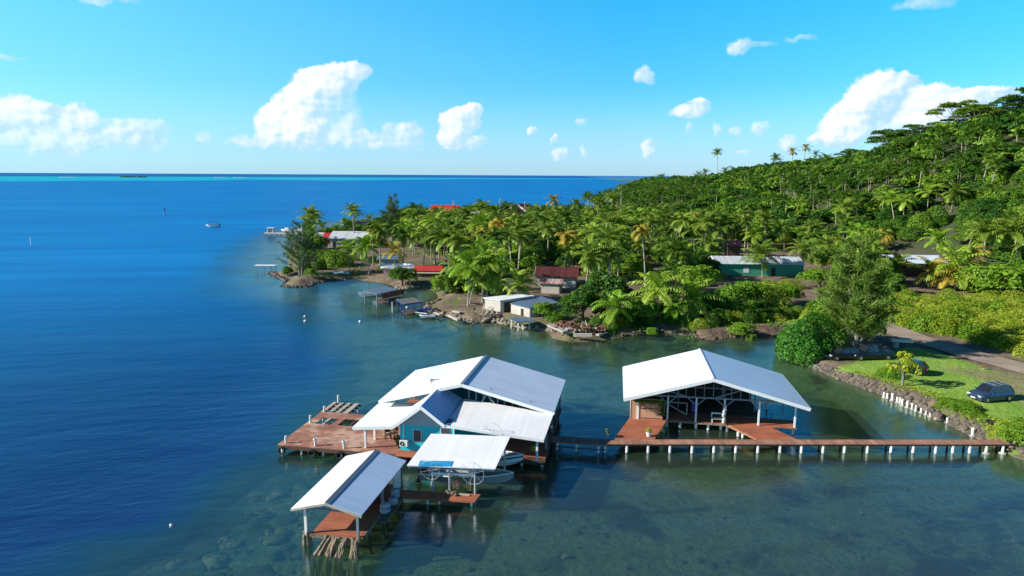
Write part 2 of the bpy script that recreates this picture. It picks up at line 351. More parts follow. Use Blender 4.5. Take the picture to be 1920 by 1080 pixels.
def sdpoly(x,y,P):
    x=np.asarray(x,float); y=np.asarray(y,float); d=np.full(x.shape,1e18); ins=np.zeros(x.shape,bool)
    n=len(P)
    for i in range(n):
        ax,ay=P[i]; bx,by=P[(i+1)%n]; ex,ey=bx-ax,by-ay
        t=np.clip(((x-ax)*ex+(y-ay)*ey)/(ex*ex+ey*ey),0,1)
        d=np.minimum(d,(x-ax-ex*t)**2+(y-ay-ey*t)**2)
        c=((ay>y)!=(by>y))&(x<(bx-ax)*(y-ay)/(by-ay+1e-12)+ax); ins^=c
    return np.where(ins,1,-1)*np.sqrt(d)
DEEPPX=[(60,1200),(200,1040),(330,985),(450,905),(520,850),(590,770),(680,705),(720,660),(690,610),(640,575),(590,555),(530,545),(500,525),(490,500),(500,470),(520,445),(560,430),(640,418),(720,405),(800,394),(1000,392),(1150,388),(1200,378)]
DEEP=np.array([at(a,b,0)[:2] for a,b in DEEPPX]+[np.array([330.,1600.]),np.array([3000.,30000.]),np.array([-60000.,60000.]),np.array([-60000.,-100.]),np.array([-20.,-100.])])
def smooth(a,b,x): t=np.clip((x-a)/(b-a),0,1); return t*t*(3-2*t)
def hill(x,y):
    u=.941*x+.339*y; wv=.339*x-.941*y
    Hh=np.interp(wv,[-520,-430,-336,-247,-180,-100,0],[3,12,18.5,26,39.5,52,60])
    s=smooth(150,262,u)+np.clip((u-262)/300,0,.25)
    return Hh*s+ (vnoise(x,y,45,3)-.5)*7*smooth(170,240,u)
def zland(x,y,d):
    steep=(x>27)&(y<100)
    k=np.where(steep,1.3,.35); 
    return np.minimum(d*k,.95)+ (vnoise(x,y,6,5)-.5)*.18*np.clip(d/3,0,1)+hill(x,y)
def depthf(x,y,sd,dd):
    sh=np.minimum(-sd*.35,1.25)+(vnoise(x,y,5,8)-.5)*.35*np.clip(-sd/3,0,1)
    r=np.hypot(x,y)
    dd2=dd+ (vnoise(x,y,9,9)-.5)*8
    deep=np.clip(dd2*np.interp(np.hypot(x,y),[60,110],[.7,.2]),0,22)
    return np.maximum(sh,.0)+deep
def ztop(x,y):
    x=np.atleast_1d(np.asarray(x,float)); y=np.atleast_1d(np.asarray(y,float))
    sd=sdpoly(x,y,LAND); dd=sdpoly(x,y,DEEP)
    return np.where(sd>0,zland(x,y,np.maximum(sd,0)),-depthf(x,y,np.minimum(sd,0),dd))
def zg(p): return float(ztop(p[0],p[1])[0])
def ground_at(px,py):
    "point of the ground seen at a pixel"
    z=1.
    for i in range(6): p=at(px,py,z); z=max(zg(p),0) if py>335 else z
    return np.array([p[0],p[1],z])
def polar(rs,angs):
    Rr,A=np.meshgrid(rs,angs,indexing='ij'); X=Rr*np.sin(A); Y=Rr*np.cos(A)
    nr,na=len(rs),len(angs); i,j=np.meshgrid(np.arange(nr-1),np.arange(na-1),indexing='ij'); a=i*na+j
    F=np.stack([a,a+na,a+na+1,a+1],-1).reshape(-1,4)[:,::-1]
    return X.ravel(),Y.ravel(),F
fa=np.radians(np.concatenate([np.linspace(-180,-48,34)[:-1],np.linspace(-48,-20,110)[:-1],np.linspace(-20,44,420)[:-1],np.linspace(44,180,34)]))
rs=[6.]
while rs[-1]<40000: rs.append(rs[-1]*(1.011 if rs[-1]<500 else 1.03))
X,Y,F=polar(np.array(rs),fa)
sd=sdpoly(X,Y,LAND); dd=sdpoly(X,Y,DEEP)
Z=np.where(sd>0,zland(X,Y,np.maximum(sd,0)),-depthf(X,Y,np.minimum(sd,0),dd)); Z[np.hypot(X,Y)>3000]=-25
def colattr(me,name,C):
    a=me.color_attributes.new(name,'FLOAT_COLOR','POINT'); a.data.foreach_set('color',np.concatenate([C,np.ones((len(C),1))],1).astype(np.float32).ravel())
# ground cover kinds: lawn / dirt / road are separate sheets of the same terrain, told by their own soil masks
def mask(poly,soft=1.0,z=1.): P=np.array([at(a,b,z)[:2] for a,b in poly]); return lambda x,y:np.clip(sdpoly(x,y,P)/soft+.5,0,1)
LAWN=mask([(1560,690),(1620,672),(1700,648),(1740,655),(1800,672),(1860,692),(1920,715),(2100,760),(2100,860),(1905,835),(1860,800),(1800,765),(1740,740),(1690,722),(1640,708)],1.5)
LAWN2=mask([(1400,590),(1440,578),(1500,572),(1520,590),(1510,612),(1470,605),(1420,606)],2)
DIRT=mask([(1760,690),(1860,690),(1920,705),(2000,720),(2000,760),(1920,760),(1880,725),(1800,700)],2)
la=np.maximum(LAWN(X,Y),LAWN2(X,Y)*.8); di=DIRT(X,Y)
hl=smooth(150,170,.941*X+.339*Y)
gm=np.stack([la,di,hl],1)
gm[sd<=0]=0
tme=npmesh('ground',np.stack([X,Y,Z],1),F,None if 0 else M_rock,True); colattr(tme,'cover',gm)
m=bpy.data.materials.new('ground_soil'); m.use_nodes=True; t=NT(m.node_tree); b=t.n['Principled BSDF']; b.inputs['Roughness'].default_value=.95
pos=t.n.new('ShaderNodeNewGeometry').outputs['Position']; at_=t.n.new('ShaderNodeVertexColor'); at_.layer_name='cover'; cs=t.sep(at_.outputs[0])
n1=t.noise(pos,.25,6,.65); n2=t.noise(pos,1.6,4,.7); n3=t.noise(pos,.09,3,.5)
soil=t.mix(t.mr(n1,.38,.62),(.13,.085,.055,1),(.25,.185,.12,1)); soil=t.mix(t.mr(n2,.52,.7),soil,(.075,.055,.035,1))
soil=t.mix(t.mr(n3,.5,.62,0,.6),soil,(.08,.13,.025,1))
grass=t.mix(t.mr(n1,.35,.65),(.16,.33,.02,1),(.28,.42,.05,1)); grass=t.mix(t.mr(n2,.55,.75,0,.6),grass,(.22,.24,.06,1))
dry=t.mix(t.mr(t.noise(pos,.8,5,.7,1.5),.42,.58),(.30,.23,.13,1),(.17,.20,.05,1))
c=t.mix(t.m('MULTIPLY',cs[0],t.mr(t.m('ADD',cs[0],t.m('MULTIPLY',t.m('SUBTRACT',n2,.5),.9)),.35,.6)),soil,grass)
c=t.mix(t.m('MULTIPLY',cs[1],t.mr(n1,.3,.55,.45,1)),c,dry)
c=t.mix(t.m('MULTIPLY',cs[2],.85),c,(.03,.05,.012,1))
pz=t.sep(pos)[2]
# sea bed: pale silt with dark weed and coral patches
nb=t.noise(pos,.12,6,.62,.6); nb2=t.noise(pos,.8,5,.7,.8)
bed=t.mix(t.mr(nb2,.35,.65),(.14,.17,.11,1),(.30,.33,.22,1)); bed=t.mix(t.mr(nb,.52,.60),bed,(.045,.055,.035,1)); bed=t.mix(t.mr(nb2,.60,.68),bed,(.045,.045,.03,1))
c=t.mix(t.mr(pz,-.12,.10),bed,c)
t._in(b.inputs['Base Color'],c)
bp=t.n.new('ShaderNodeBump'); bp.inputs['Distance'].default_value=.25; t._in(bp.inputs['Height'],n2); t.l.new(bp.outputs[0],b.inputs['Normal'])
tme.materials.clear(); tme.materials.append(m)
g=link('ground',tme); g['kind']='structure'

# water sheet
rw=np.array([q for i,q in enumerate(rs) if q<150 or i%1==0]); 
keep=(sd<6)
Fk=F[keep[F].any(1)]
dep=np.where(sd<0,depthf(X,Y,np.minimum(sd,0),dd),0)
Rr=np.hypot(X,Y)
# body colour of the sea by depth (silty green in the bay, teal on the edge, blue beyond), bluer or paler far off for mirrored sky
def lerp3(k,a,b): return np.asarray(a)[None]*(1-k[:,None])+np.asarray(b)[None]*k[:,None]
c0=lerp3(smooth(0.2,1.2,dep),(.055,.055,.025),(.046,.090,.056))
fb=(smooth(62,100,Y)*(1-smooth(15,50,X)*.6))[:,None]; c0=c0*(1-fb*.75)+np.array([.018,.075,.105])[None]*fb*.75*smooth(.3,1.1,dep)[:,None]+c0*fb*.75*(1-smooth(.3,1.1,dep)[:,None])  # far bay tinted blue for the sky mirrored there
lt=smooth(4,-12,X)[:,None]*smooth(.4,1.1,dep)[:,None]*(1-fb); c0=c0*(1-lt*.75)+np.array([.012,.095,.085])[None]*lt*.75
op_=(smooth(105,135,Y)*smooth(-22,-34,X))[:,None]; c0=c0*(1-op_*.8)+np.array([.02,.15,.33])[None]*op_*.8
gb=smooth(-5,35,X)*(1-.6*fb[:,0])                                     # the inner bay is greyer
c0=c0*(1-gb[:,None]*.55)+np.array([.056,.080,.054])[None]*gb[:,None]*.55
c1=lerp3(smooth(70,160,Y),(.002,.050,.080),(.003,.13,.33)); k=smooth(1.2,3.0,dep)[:,None]; cc=c0*(1-k)+c1*k
k=smooth(2.0,5.5,dep)[:,None]; nearblue=np.array([.0004,.021,.108]); farblue=np.array([.0006,.165,.47]); kr=smooth(45,200,Rr)[:,None]  # far blue carries the low sky's reflection in the body colour
cc=cc*(1-k)+(nearblue*(1-kr)+farblue*kr)*k
# far lagoon shelf and outer ocean
A=np.degrees(np.arctan2(X,Y))
nf=(vnoise(X,Y,420,21)-.5)*1500
far_in=np.interp(A,[-37,-14,-4,10],[2300,2600,3500,4400]); shf=smooth(0,250,Rr-far_in+nf*.5)*(1-smooth(0,300,Rr-4900))
turq=np.array([.006,.40,.54]); cc=cc*(1-shf[:,None])+turq[None]*shf[:,None]
k=smooth(4900,5300,Rr)[:,None]; cc=cc*(1-k)+np.array([.004,.10,.36])[None]*k
# sandy shallows beyond the far shore of the point
k=(smooth(25,8,-sd)*smooth(330,390,Y)*smooth(380,300,Y-150))[:,None]*.5
cc=cc*(1-k)+np.array([.05,.30,.42])[None]*k
opq=smooth(.8,4.5,dep)*.62+.38
opq=np.where(dep<.25,.40,opq); opq=np.where(Rr>500,1,opq)
wme=npmesh('sea',np.stack([X,Y,np.zeros_like(X)],1),Fk,M_rock,True)
colattr(wme,'body',cc); colattr(wme,'turb',np.stack([opq,smooth(0,18,dd),np.zeros_like(X)],1))
m=bpy.data.materials.new('sea_water'); m.use_nodes=True; t=NT(m.node_tree); t.n.clear()
geo=t.n.new('ShaderNodeNewGeometry'); pos=geo.outputs['Position']
a1=t.n.new('ShaderNodeVertexColor'); a1.layer_name='body'; a2=t.n.new('ShaderNodeVertexColor'); a2.layer_name='turb'; ts=t.sep(a2.outputs[0])
def rot(v,ang,sx,sy):
    n=t.n.new('ShaderNodeMapping'); n.vector_type='TEXTURE'; n.inputs['Rotation'].default_value=(0,0,ang); n.inputs['Scale'].default_value=(sx,sy,1); t._in(n.inputs[0],v); return n.outputs[0]
r1=t.noise(rot(pos,R_(14),2.6,1),1.15,4,.62,.3); r2=t.noise(rot(pos,R_(22),3.2,1),.30,3,.55,.3); r3=t.noise(rot(pos,R_(5),5,1),.055,4,.6,.4)
open_=t.mr(ts[1],0,1,.30,1.15)
gust=t.mr(t.noise(rot(pos,R_(-8),3,1),.012,4,.6),.35,.62,.45,1.15)
r0=t.noise(rot(pos,R_(16),3.0,1),3.2,3,.6,.2)
hgt=t.m('ADD',t.m('ADD',t.m('MULTIPLY',r1,.11),t.m('MULTIPLY',r0,.045)),t.m('ADD',t.m('MULTIPLY',r2,.22),t.m('MULTIPLY',r3,.8)))
hgt=t.m('MULTIPLY',hgt,t.m('MULTIPLY',open_,gust))
bp=t.n.new('ShaderNodeBump'); bp.inputs['Distance'].default_value=1.0; bp.inputs['Strength'].default_value=.9; t._in(bp.inputs['Height'],hgt)
gl=t.n.new('ShaderNodeBsdfGlossy'); t._in(gl.inputs[0],t.mix(ts[1],(.92,.96,1,1),(.55,.92,1,1))); t._in(gl.inputs['Roughness'],t.mr(ts[1],0,1,.17,.30)); t.l.new(bp.outputs[0],gl.inputs['Normal'])
df=t.n.new('ShaderNodeBsdfDiffuse')
patch=t.mr(t.noise(rot(pos,R_(8),3.5,1),.02,5,.6,.5),.3,.7,.80,1.22)
streak=t.mr(t.noise(rot(pos,R_(10),9,1),.11,5,.65,.3),.3,.7,.84,1.16); patch=t.m('MULTIPLY',patch,t.m('ADD',1.,t.m('MULTIPLY',t.m('SUBTRACT',streak,1.),ts[1])))
bc=t.mix(1.,a1.outputs[0],t.comb(t.m('MULTIPLY',patch,1),patch,t.mr(patch,.8,1.22,.88,1.12)),'MULTIPLY')
t._in(df.inputs[0],bc); t.l.new(bp.outputs[0],df.inputs['Normal'])
tr=t.n.new('ShaderNodeBsdfTransparent'); tr.inputs[0].default_value=(.62,.84,.62,1)
mx=t.n.new('ShaderNodeMixShader'); t._in(mx.inputs[0],ts[0]); t.l.new(tr.outputs[0],mx.inputs[1]); t.l.new(df.outputs[0],mx.inputs[2])
fr=t.n.new('ShaderNodeFresnel'); fr.inputs['IOR'].default_value=1.33; t.l.new(bp.outputs[0],fr.inputs[0])
fk=t.m('MULTIPLY',t.m('MINIMUM',fr.outputs[0],.30),t.mr(ts[1],0,1,.80,.50))
m2=t.n.new('ShaderNodeMixShader'); t._in(m2.inputs[0],fk); t.l.new(mx.outputs[0],m2.inputs[1]); t.l.new(gl.outputs[0],m2.inputs[2])
o=t.n.new('ShaderNodeOutputMaterial'); t.l.new(m2.outputs[0],o.inputs[0])
wme.materials.clear(); wme.materials.append(m)
wo_=link('sea',wme); wo_['kind']='structure'

# road: its own sheet laid on the ground
RC=[(2100,745),(1920,692),(1835,671),(1770,650),(1720,637),(1685,622),(1640,607),(1600,600)]
pts=[ground_at(*q) for q in RC]; mb=MB(); v=[]; n=60
seg=np.cumsum([0]+[np.linalg.norm(pts[i+1]-pts[i]) for i in range(len(pts)-1)])
cx=np.interp(np.linspace(0,seg[-1],n),seg,[p[0] for p in pts]); cy=np.interp(np.linspace(0,seg[-1],n),seg,[p[1] for p in pts])
K=np.ones(7)/7; cx=np.convolve(np.pad(cx,3,'edge'),K,'valid'); cy=np.convolve(np.pad(cy,3,'edge'),K,'valid')
for i in range(n):
    tx,ty=cx[min(i+1,n-1)]-cx[max(i-1,0)],cy[min(i+1,n-1)]-cy[max(i-1,0)]; l=math.hypot(tx,ty); nx,ny=-ty/l,tx/l
    for s in (-1,-.33,.33,1): v.append((cx[i]+nx*s*2.3,cy[i]+ny*s*2.3,1.07+.03*(1-abs(s))))
mb.add(v,[(i*4+k,i*4+k+1,i*4+k+5,i*4+k+4) for i in range(n-1) for k in range(3)])
ROADP=list(zip(cx,cy))
r=link('road',mb.mesh('road',M_tarred,True)); r['kind']='structure'
# ------------------------------------------------------------------ the house over the water
MO=np.array([-4.15,54.7]); MR=math.atan2(-.178,.984)
Ma=np.array([math.cos(MR),math.sin(MR)]); Mbv=np.array([-math.sin(MR),math.cos(MR)])
def toM(p,z=None): q=np.array(p[:2])-MO; return (float(q@Ma),float(q@Mbv),float(p[2] if z is None else z))
def mp(px,py,z): return toM(at(px,py,z))
K_=1.0165; DK=-.35                                      # final size and level of the stilt buildings
def Mw(u,v,z=0): q=(MO+Ma*u+Mbv*v)*K_; return (q[0],q[1],z+DK)
H1=thing('house_over_water','aqua house on stilts under several joined white metal roofs with a small front gable','house',Mw(0,0),MR,None,(K_,K_,1))
zr=lambda u:5.9-abs(u)*.2574
mb=MB().slab([(0,0,5.9),(0,9.2,5.9),(7.77,9.2,3.9),(7.77,0,3.9)],.07); part(H1,'roof',mb,M_roofb)
mb=MB().slab([(-.01,0,5.9),(-.01,9.2,5.9),(-7.0,9.0,4.08),(-7.2,-.3,4.04)],.07); part(H1,'roof',mb,M_roof)
mb=MB().beam((.05,-.05,5.93),(.05,9.25,5.93),.30,.05); part(H1,'ridge_cap',mb,M_bluegr)
# raised flat panel with its open wedge
P=[mp(853,707,5.5),mp(792,709.5,5.12),mp(808.3,686.5,4.85),mp(836,684.7,5.0)]
mb=MB().slab(P,.06); part(H1,'roof',mb,M_roofx)
q0=mp(807,710,5.32); mb=MB().slab([P[1],(q0[0],q0[1],q0[2]-.03),(q0[0],q0[1],q0[2]-.55),(P[1][0],P[1][1],P[1][2]-.55)],.05)
mb.slab([P[1],P[2],(P[2][0],P[2][1],P[2][2]-.4),(P[1][0],P[1][1],P[1][2]-.4)],.05); part(H1,'roof_upstand',mb,M_white)
for Q in([(.2,.2,5.72),(.2,9,5.72),(7.5,9,3.84),(7.5,.2,3.84)],[(-.2,.2,5.72),(-.2,9,5.72),(-6.8,8.8,4.02),(-6.9,.2,4.0)]): part(H1,'shade_lining',MB().slab(Q,.03),M_dark)  # dark sheets added below the white roofs as painted shade
# fascia of the big gable
mb=MB().beam((0,-.06,5.79),(7.8,-.06,3.79),.05,.28); mb.beam((0,-.065,5.79),(-7.2,-.34,3.94),.05,.26); part(H1,'fascia',mb,M_white)
mb=MB()
for u in np.arange(.4,7.0,.62): mb.beam((u,.9,3.5),(u,.9,zr(u)-.12),.07)
for u in(1.2,3.0,4.6): mb.beam((u,.85,3.6),(u+1.1 if u!=3.0 else u-1.1,.85,zr(u)-.2),.10)
mb.beam((-1,.95,3.72),(7.4,.95,3.72),.10); part(H1,'truss',mb,M_grey)
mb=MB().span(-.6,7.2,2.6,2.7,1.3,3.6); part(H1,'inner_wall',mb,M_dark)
# lean-to over the right front bay
TR=mp(1038.7,771.5,3.86); BR=mp(1020,824.2,3.15); BL=(-.25,-4.25,3.86); TL=(-.05,1.2,4.22)
TR2=(7.62,.10,3.80)
mb=MB().slab([TL,(TR[0],-.02,3.80),BR,BL],.09); part(H1,'roof',mb,M_roofx)
mb=MB().beam((BL[0],BL[1]-.04,BL[2]-.10),(BR[0],BR[1]-.04,BR[2]-.10),.04,.2); part(H1,'fascia',mb,M_white)
# small gable
ap=(-2.15,-4.35,5.32); apB=(-2.08,.9,5.36); vl=(-.30,-4.30,3.88); vb=(.1,1.6,3.84); lf=(-4.5,-4.40,3.5); lb=(-4.3,1.0,3.62); sl_=(-7.75,-4.5,3.22); sb=(-7.6,.9,3.42)
mb=MB().slab([ap,apB,vb,vl],.07); part(H1,'roof',mb,M_roofv)
mb=MB().slab([ap,lf,lb,apB],.07); part(H1,'roof',mb,M_roof)
mb=MB().slab([lf,sl_,sb,lb],.07); part(H1,'roof',mb,M_roof)
mb=MB().beam((vb[0]+.25,vb[1],vb[2]+.1),(vl[0]+.12,vl[1],vl[2]+.03),.42,.03); part(H1,'valley_flashing',mb,M_blue if 0 else M_bluegr)
mb=MB().beam((ap[0],ap[1]-.04,ap[2]-.12),(vl[0],vl[1]-.04,vl[2]-.12),.04,.26); mb.beam((ap[0],ap[1]-.045,ap[2]-.12),(lf[0],lf[1]-.045,lf[2]-.12),.04,.26); mb.beam((lf[0],lf[1]-.04,lf[2]-.12),(sl_[0],sl_[1]-.04,sl_[2]-.12),.04,.24)
mb.beam((sl_[0]-.03,sl_[1],sl_[2]-.1),(sb[0]-.03,sb[1],sb[2]-.1),.04,.2); part(H1,'fascia',mb,M_white)
# walls
fv=-3.62
mb=MB().span(-4.15,.25,fv,fv+.12,1.18,3.42); mb.span(-4.15,-4.03,fv+.12,8.4,1.18,3.42); mb.span(.13,.25,fv+.12,-1.6,1.18,3.6); mb.span(.25,3.1,-1.72,-1.6,1.18,3.65); mb.span(3.0,3.1,-1.6,2.5,1.18,3.6); mb.span(-4.03,7.2,8.3,8.4,1.18,3.7)
part(H1,'wall',mb,M_aqua)
mb=MB(); zt=5.05; mb.slab([(-4.2,fv-.02,3.40),(.3,fv-.02,3.40),(.3,fv-.02,3.5),(-2.15,fv-.02,5.14),(-4.2,fv-.02,3.62)],.05)
part(H1,'gable_panel',mb,M_panel)
mb=MB().span(-3.86,-3.80,fv-.08,fv-.0,1.9,3.5); part(H1,'downpipe',mb,M_white)
mb=MB().span(.27,.35,fv-.10,fv-.02,1.3,3.9); part(H1,'downpipe',mb,M_white)
wq=toM(at(777,817,2.3)); 
for (u0,u1,z0,z1) in ((-3.02,-2.42,2.05,3.0),(-.75,-.05,2.9,3.35)):
    fo=part(H1,'window',MB().span(u0-.05,u1+.05,fv-.03,fv-.004,z0-.05,z1+.05),M_white)
    part(fo,'louvre',MB().span(u0,u1,fv-.05,fv-.032,z0,z1),M_louv)
ac=part(H1,'air_conditioner',MB().span(-4.1,-3.45,fv-.36,fv-.02,1.66,2.14),M_white)
part(ac,'fan_grille',MB().torus((-3.88,fv-.37,1.9),.14,.05,(0,1,0),14,5),M_blk)
for q in ((685.7,839.5),(703,824)):
    u,v,_=mp(*q,1.2); part(H1,'post',MB().span(u-.09,u+.09,v-.09,v+.09,1.2,3.3),M_post)
for (u,v,zt) in((6.9,-3.6,3.2),(7.3,-1.2,3.5),(7.3,2.5,3.9),(7.3,5.5,3.9),(7.3,8.6,3.9),(4.0,-3.2,3.45),(3.6,8.8,4.8),(-7.2,3.5,4.0),(-7.0,8.6,4.0)):
    part(H1,'post',MB().span(u-.08,u+.08,v-.08,v+.08,1.2,zt),M_post if v<-3 else M_grey)
# deck
D1=thing('timber_deck','weathered red timber deck around the aqua house with bare slats at its far corner','deck',Mw(0,0),MR,None,(K_,K_,1))
def holes(x0,x1,y0,y1,hs,z0,z1):
    xs=sorted({x0,x1,*[h[0] for h in hs],*[h[1] for h in hs]}); ys=sorted({y0,y1,*[h[2] for h in hs],*[h[3] for h in hs]})
    mb=MB()
    for j in range(len(ys)-1):
        run=None
        for i in range(len(xs)-1):
            cxm,cym=(xs[i]+xs[i+1])/2,(ys[j]+ys[j+1])/2
            if any(h[0]<cxm<h[1] and h[2]<cym<h[3] for h in hs):
                if run is not None: mb.span(run,xs[i],ys[j],ys[j+1],z0,z1); run=None
            elif run is None: run=xs[i]
        if run is not None: mb.span(run,xs[-1],ys[j],ys[j+1],z0,z1)
    return mb
part(D1,'deck_boards',holes(-14.35,-4.2,-4.5,3.5,[(-13.5,-12.0,.5,2.2),(-11.4,-9.9,.5,2.2)],1.12,1.2),M_deck)
part(D1,'deck_boards',MB().span(-4.2,7.5,-3.0,8.9,1.10,1.19).span(-7.5,-4.2,3.5,8.9,1.10,1.19).span(-4.2,-1.6,-4.8,-3.0,1.12,1.195),M_deck2)
sv=MB(); sv.span(-12.95,-12.7,.5,2.2,1.13,1.18)
for u in(-14.2,-13.45,-12.75,-11.95): 
    wd=.33 if u>-12 else .24; sv.span(u-wd,u+wd*.4,3.55,6.35,1.12,1.19)
part(D1,'bare_slats',sv,M_greyd)
js=MB()
for v in(3.9,4.7,5.5,6.2): js.span(-14.3,-11.6,v-.06,v+.06,.95,1.11)
for u in(-14.2,-13,-11.7,-10.4,-8.6,-6.8,-5,-3,0,3,6,7.3): js.span(u-.07,u+.07,-4.4 if u<-4 else -2.9,8.5 if u>-7.5 else 3.4,.9,1.095)
js.span(-14.35,-4.2,-4.52,-4.44,.85,1.11).span(2.8,7.5,-3.05,-2.98,.6,1.09)
part(D1,'joists',js,M_beam)
pl=[(u,v) for u in(-14.1,-12.4,-10.5,-8.9,-7.3,-5.7) for v in(-4.2,-1.2,1.6)]+[(u,3.3) for u in(-14.1,-12.4,-10.4)]+[(-11.6,4.4),(-11.65,5.6),(-14.1,6.2),(-12.8,6.2)]+[(u,v) for u in(-4,-1.5,1,3,4.2,7.2) for v in(-2.8,.5,4,8.6)]+[(5.6,-2.9)]
for u,v in pl:
    part(D1,'piling',MB().tube([(u,v,-1.6),(u,v,1.0)],.095,8),M_post)
for i,(u,v,h) in enumerate([(-13.8,-4.1,.62),(-11.2,-4.15,.65),(-8.7,-4.2,.68),(-14.0,.6,.7),(-14.05,3.5,.55),(-13.9,6.2,.75)]):
    mb=MB().tube([(u,v,1.2),(u,v,1.2+h)],.10,8)
    if i in(1,2): mb.tube([(u,v,1.2+h-.12),(u,v,1.2+h)],.17,8)
    part(D1,'mooring_post',mb,M_post)
TY='worn tyre hung under the red deck front edge, %s'
for i,(u,s) in enumerate([(-13.9,'the one nearest the open corner'),(-11.3,'the middle one'),(-8.9,'the one nearest the house')]):
    single('tyre_fender',MB().torus((0,0,0),.27,.09,(0,1,0),16,6),M_tyre,TY%s,'tyre','tyre fenders along the deck edge',Mw(u,-4.66,.78),MR)
# garden chairs in front of the wall
def chair(m=M_beam):
    mb=MB()
    for x in(-.22,.22):
        mb.beam((x,-.2,0),(x,-.2,.45),.05).beam((x,.2,0),(x,.26,.95),.05).beam((x,-.22,.66),(x,.22,.66),.05)
    return mb
for q,rz,s in (((728,824),.4,'left'),((739,821),-.5,'right')):
    c=thing('garden_chair','dark garden chair beside the aqua wall, the %s of two'%('farther left one' if s=='left' else 'one closer to the wall'),'chair',at(*q,1.2+DK),rz,'garden chairs on the deck')
    part(c,'frame',chair(),M_beam); part(c,'seat',MB().span(-.24,.24,-.24,.22,.42,.46),M_brown); part(c,'backrest',MB().box((0,.25,.75),(.44,.04,.36),0,-.1),M_brown)
p_=at(736,829,1.2)
pt=thing('potted_shrub','small dark leafy pot plant by the corner of the aqua wall','plant',Mw(-4.6,-2.9,1.2))
part(pt,'pot',MB().tube([(0,0,0),(0,0,.35)],[.13,.2],10),M_brown)
def leafblob(n,r,sq,size,seed,c=(0,0,0)):
    rg=np.random.default_rng(seed); d=rg.normal(size=(n,3)); d/=np.linalg.norm(d,axis=1)[:,None]
    p=d*(r*rg.uniform(.45,1.,n)**.6)[:,None]*np.array([1,1,sq])+np.array(c); return leafquads(p,d,size,rg)
def leafquads(p,d,size,rg,asp=.55):
    n=len(p); nr=d+rg.normal(size=(n,3))*.7+np.array([0,0,.35]); nr/=np.linalg.norm(nr,axis=1)[:,None]
    t=np.cross(nr,rg.normal(size=(n,3))); t/=np.linalg.norm(t,axis=1)[:,None]; b=np.cross(nr,t)
    s=size*rg.uniform(.6,1.25,n)[:,None]
    V=np.stack([p-t*s,p-b*s*asp,p+t*s,p+b*s*asp],1).reshape(-1,3); F=np.arange(4*n).reshape(-1,4); return V,F
V,F=leafblob(90,.35,1,.12,3,(0,0,.65)); link('leaves',npmesh('leaves',V,F,L_dark),pt)

# ------------------------------------------------------------------ hull builder
def hull(L,W,Hh,mo,n=14,flare=.25):
    "open boat, bow at +x, keel at z=0: returns outer, inner"
    o=MB(); i_=MB(); vo=[];vi=[]
    for k in range(n):
        t=k/(n-1); x=-L/2+L*t
        hb=W/2*(1-max(0,(t-.35)/.65)**2.4)*(.86+.14*min(1,t*4)); hb=max(hb,.015); sheer=Hh*(1+.28*max(0,t-.3)**1.5*1.6); kz=.0+Hh*.75*max(0,(t-.72)/.28)**2
        ch=hb*(1-flare); cz=kz+(sheer-kz)*.35
        vo+=[(x,-hb,sheer),(x,-ch,cz),(x,0,kz),(x,ch,cz),(x,hb,sheer)]
        ib=max(hb-.09,.008); fz=min(sheer-.05,max(kz+.05,Hh*.42))
        vi+=[(x*.985,-ib,sheer+.002),(x*.985,-ib*.85,fz),(x*.985,ib*.85,fz),(x*.985,ib,sheer+.002)]
    fo=[(k*5+j,(k+1)*5+j,(k+1)*5+j+1,k*5+j+1) for k in range(n-1) for j in range(4)]+[(0,1,2,3,4)]
    fi=[(k*4+j,k*4+j+1,(k+1)*4+j+1,(k+1)*4+j) for k in range(n-1) for j in range(3)]+[(0,3,2,1)]
    o.add(vo,fo); i_.add(vi,fi)
    g=MB(); 
    for s in(0,4): g.tube([(vo[k*5+s][0],vo[k*5+s][1]*.97,vo[k*5+s][2]) for k in range(n)],.045,6)
    return o,i_,g
def outboard(p,loc,s=1.0,m=M_blk):
    mb=MB().box((0,0,.55*s),(.32*s,.3*s,.42*s)).box((-.05*s,0,.82*s),(.26*s,.26*s,.16*s)).beam((-.02*s,0,.4*s),(-.06*s,0,-.45*s),.13*s,.2*s).box((-.1*s,0,-.5*s),(.42*s,.07*s,.12*s)).box((.18*s,0,.25*s),(.16*s,.24*s,.3*s))
    return part(p,'outboard_motor',mb,m,loc=loc)
def boat(name,label,loc,rz,L,W,Hh,mo,mi,grp=None,band=None,ob=1,seats=2,mg=None,cat='boat',sc=1):
    b=thing(name,label,cat,loc,rz,grp,sc); o,i_,g=hull(L,W,Hh,mo)
    h=part(b,'hull',o,mo); part(b,'floor',i_,mi); part(b,'gunwale',g,mg or M_boatw)
    if band:
        bb=MB(); n=14
        for s in(-1,1):
            pts=[]
            for k in range(n):
                t=k/(n-1); x=-L/2+L*t; hb=W/2*(1-max(0,(t-.35)/.65)**2.4)*(.86+.14*min(1,t*4)); hb=max(hb,.015); sheer=Hh*(1+.28*max(0,t-.3)**1.5*1.6); pts.append((x,s*(hb*.99+.0),sheer-.17))
            bb.tube(pts,.06,6)
        part(b,'rubbing_band',bb,band)
    for k in range(seats):
        x=-L*.22+k*L*.3; part(b,'seat',MB().span(x-.15,x+.15,-W*.40,W*.40,Hh*.72,Hh*.79),mi if mi!=mo else M_greyd)
    for k in range(ob): outboard(b,(-L/2-.12,(k-(ob-1)/2)*.42,Hh*.55),1.1)
    return b
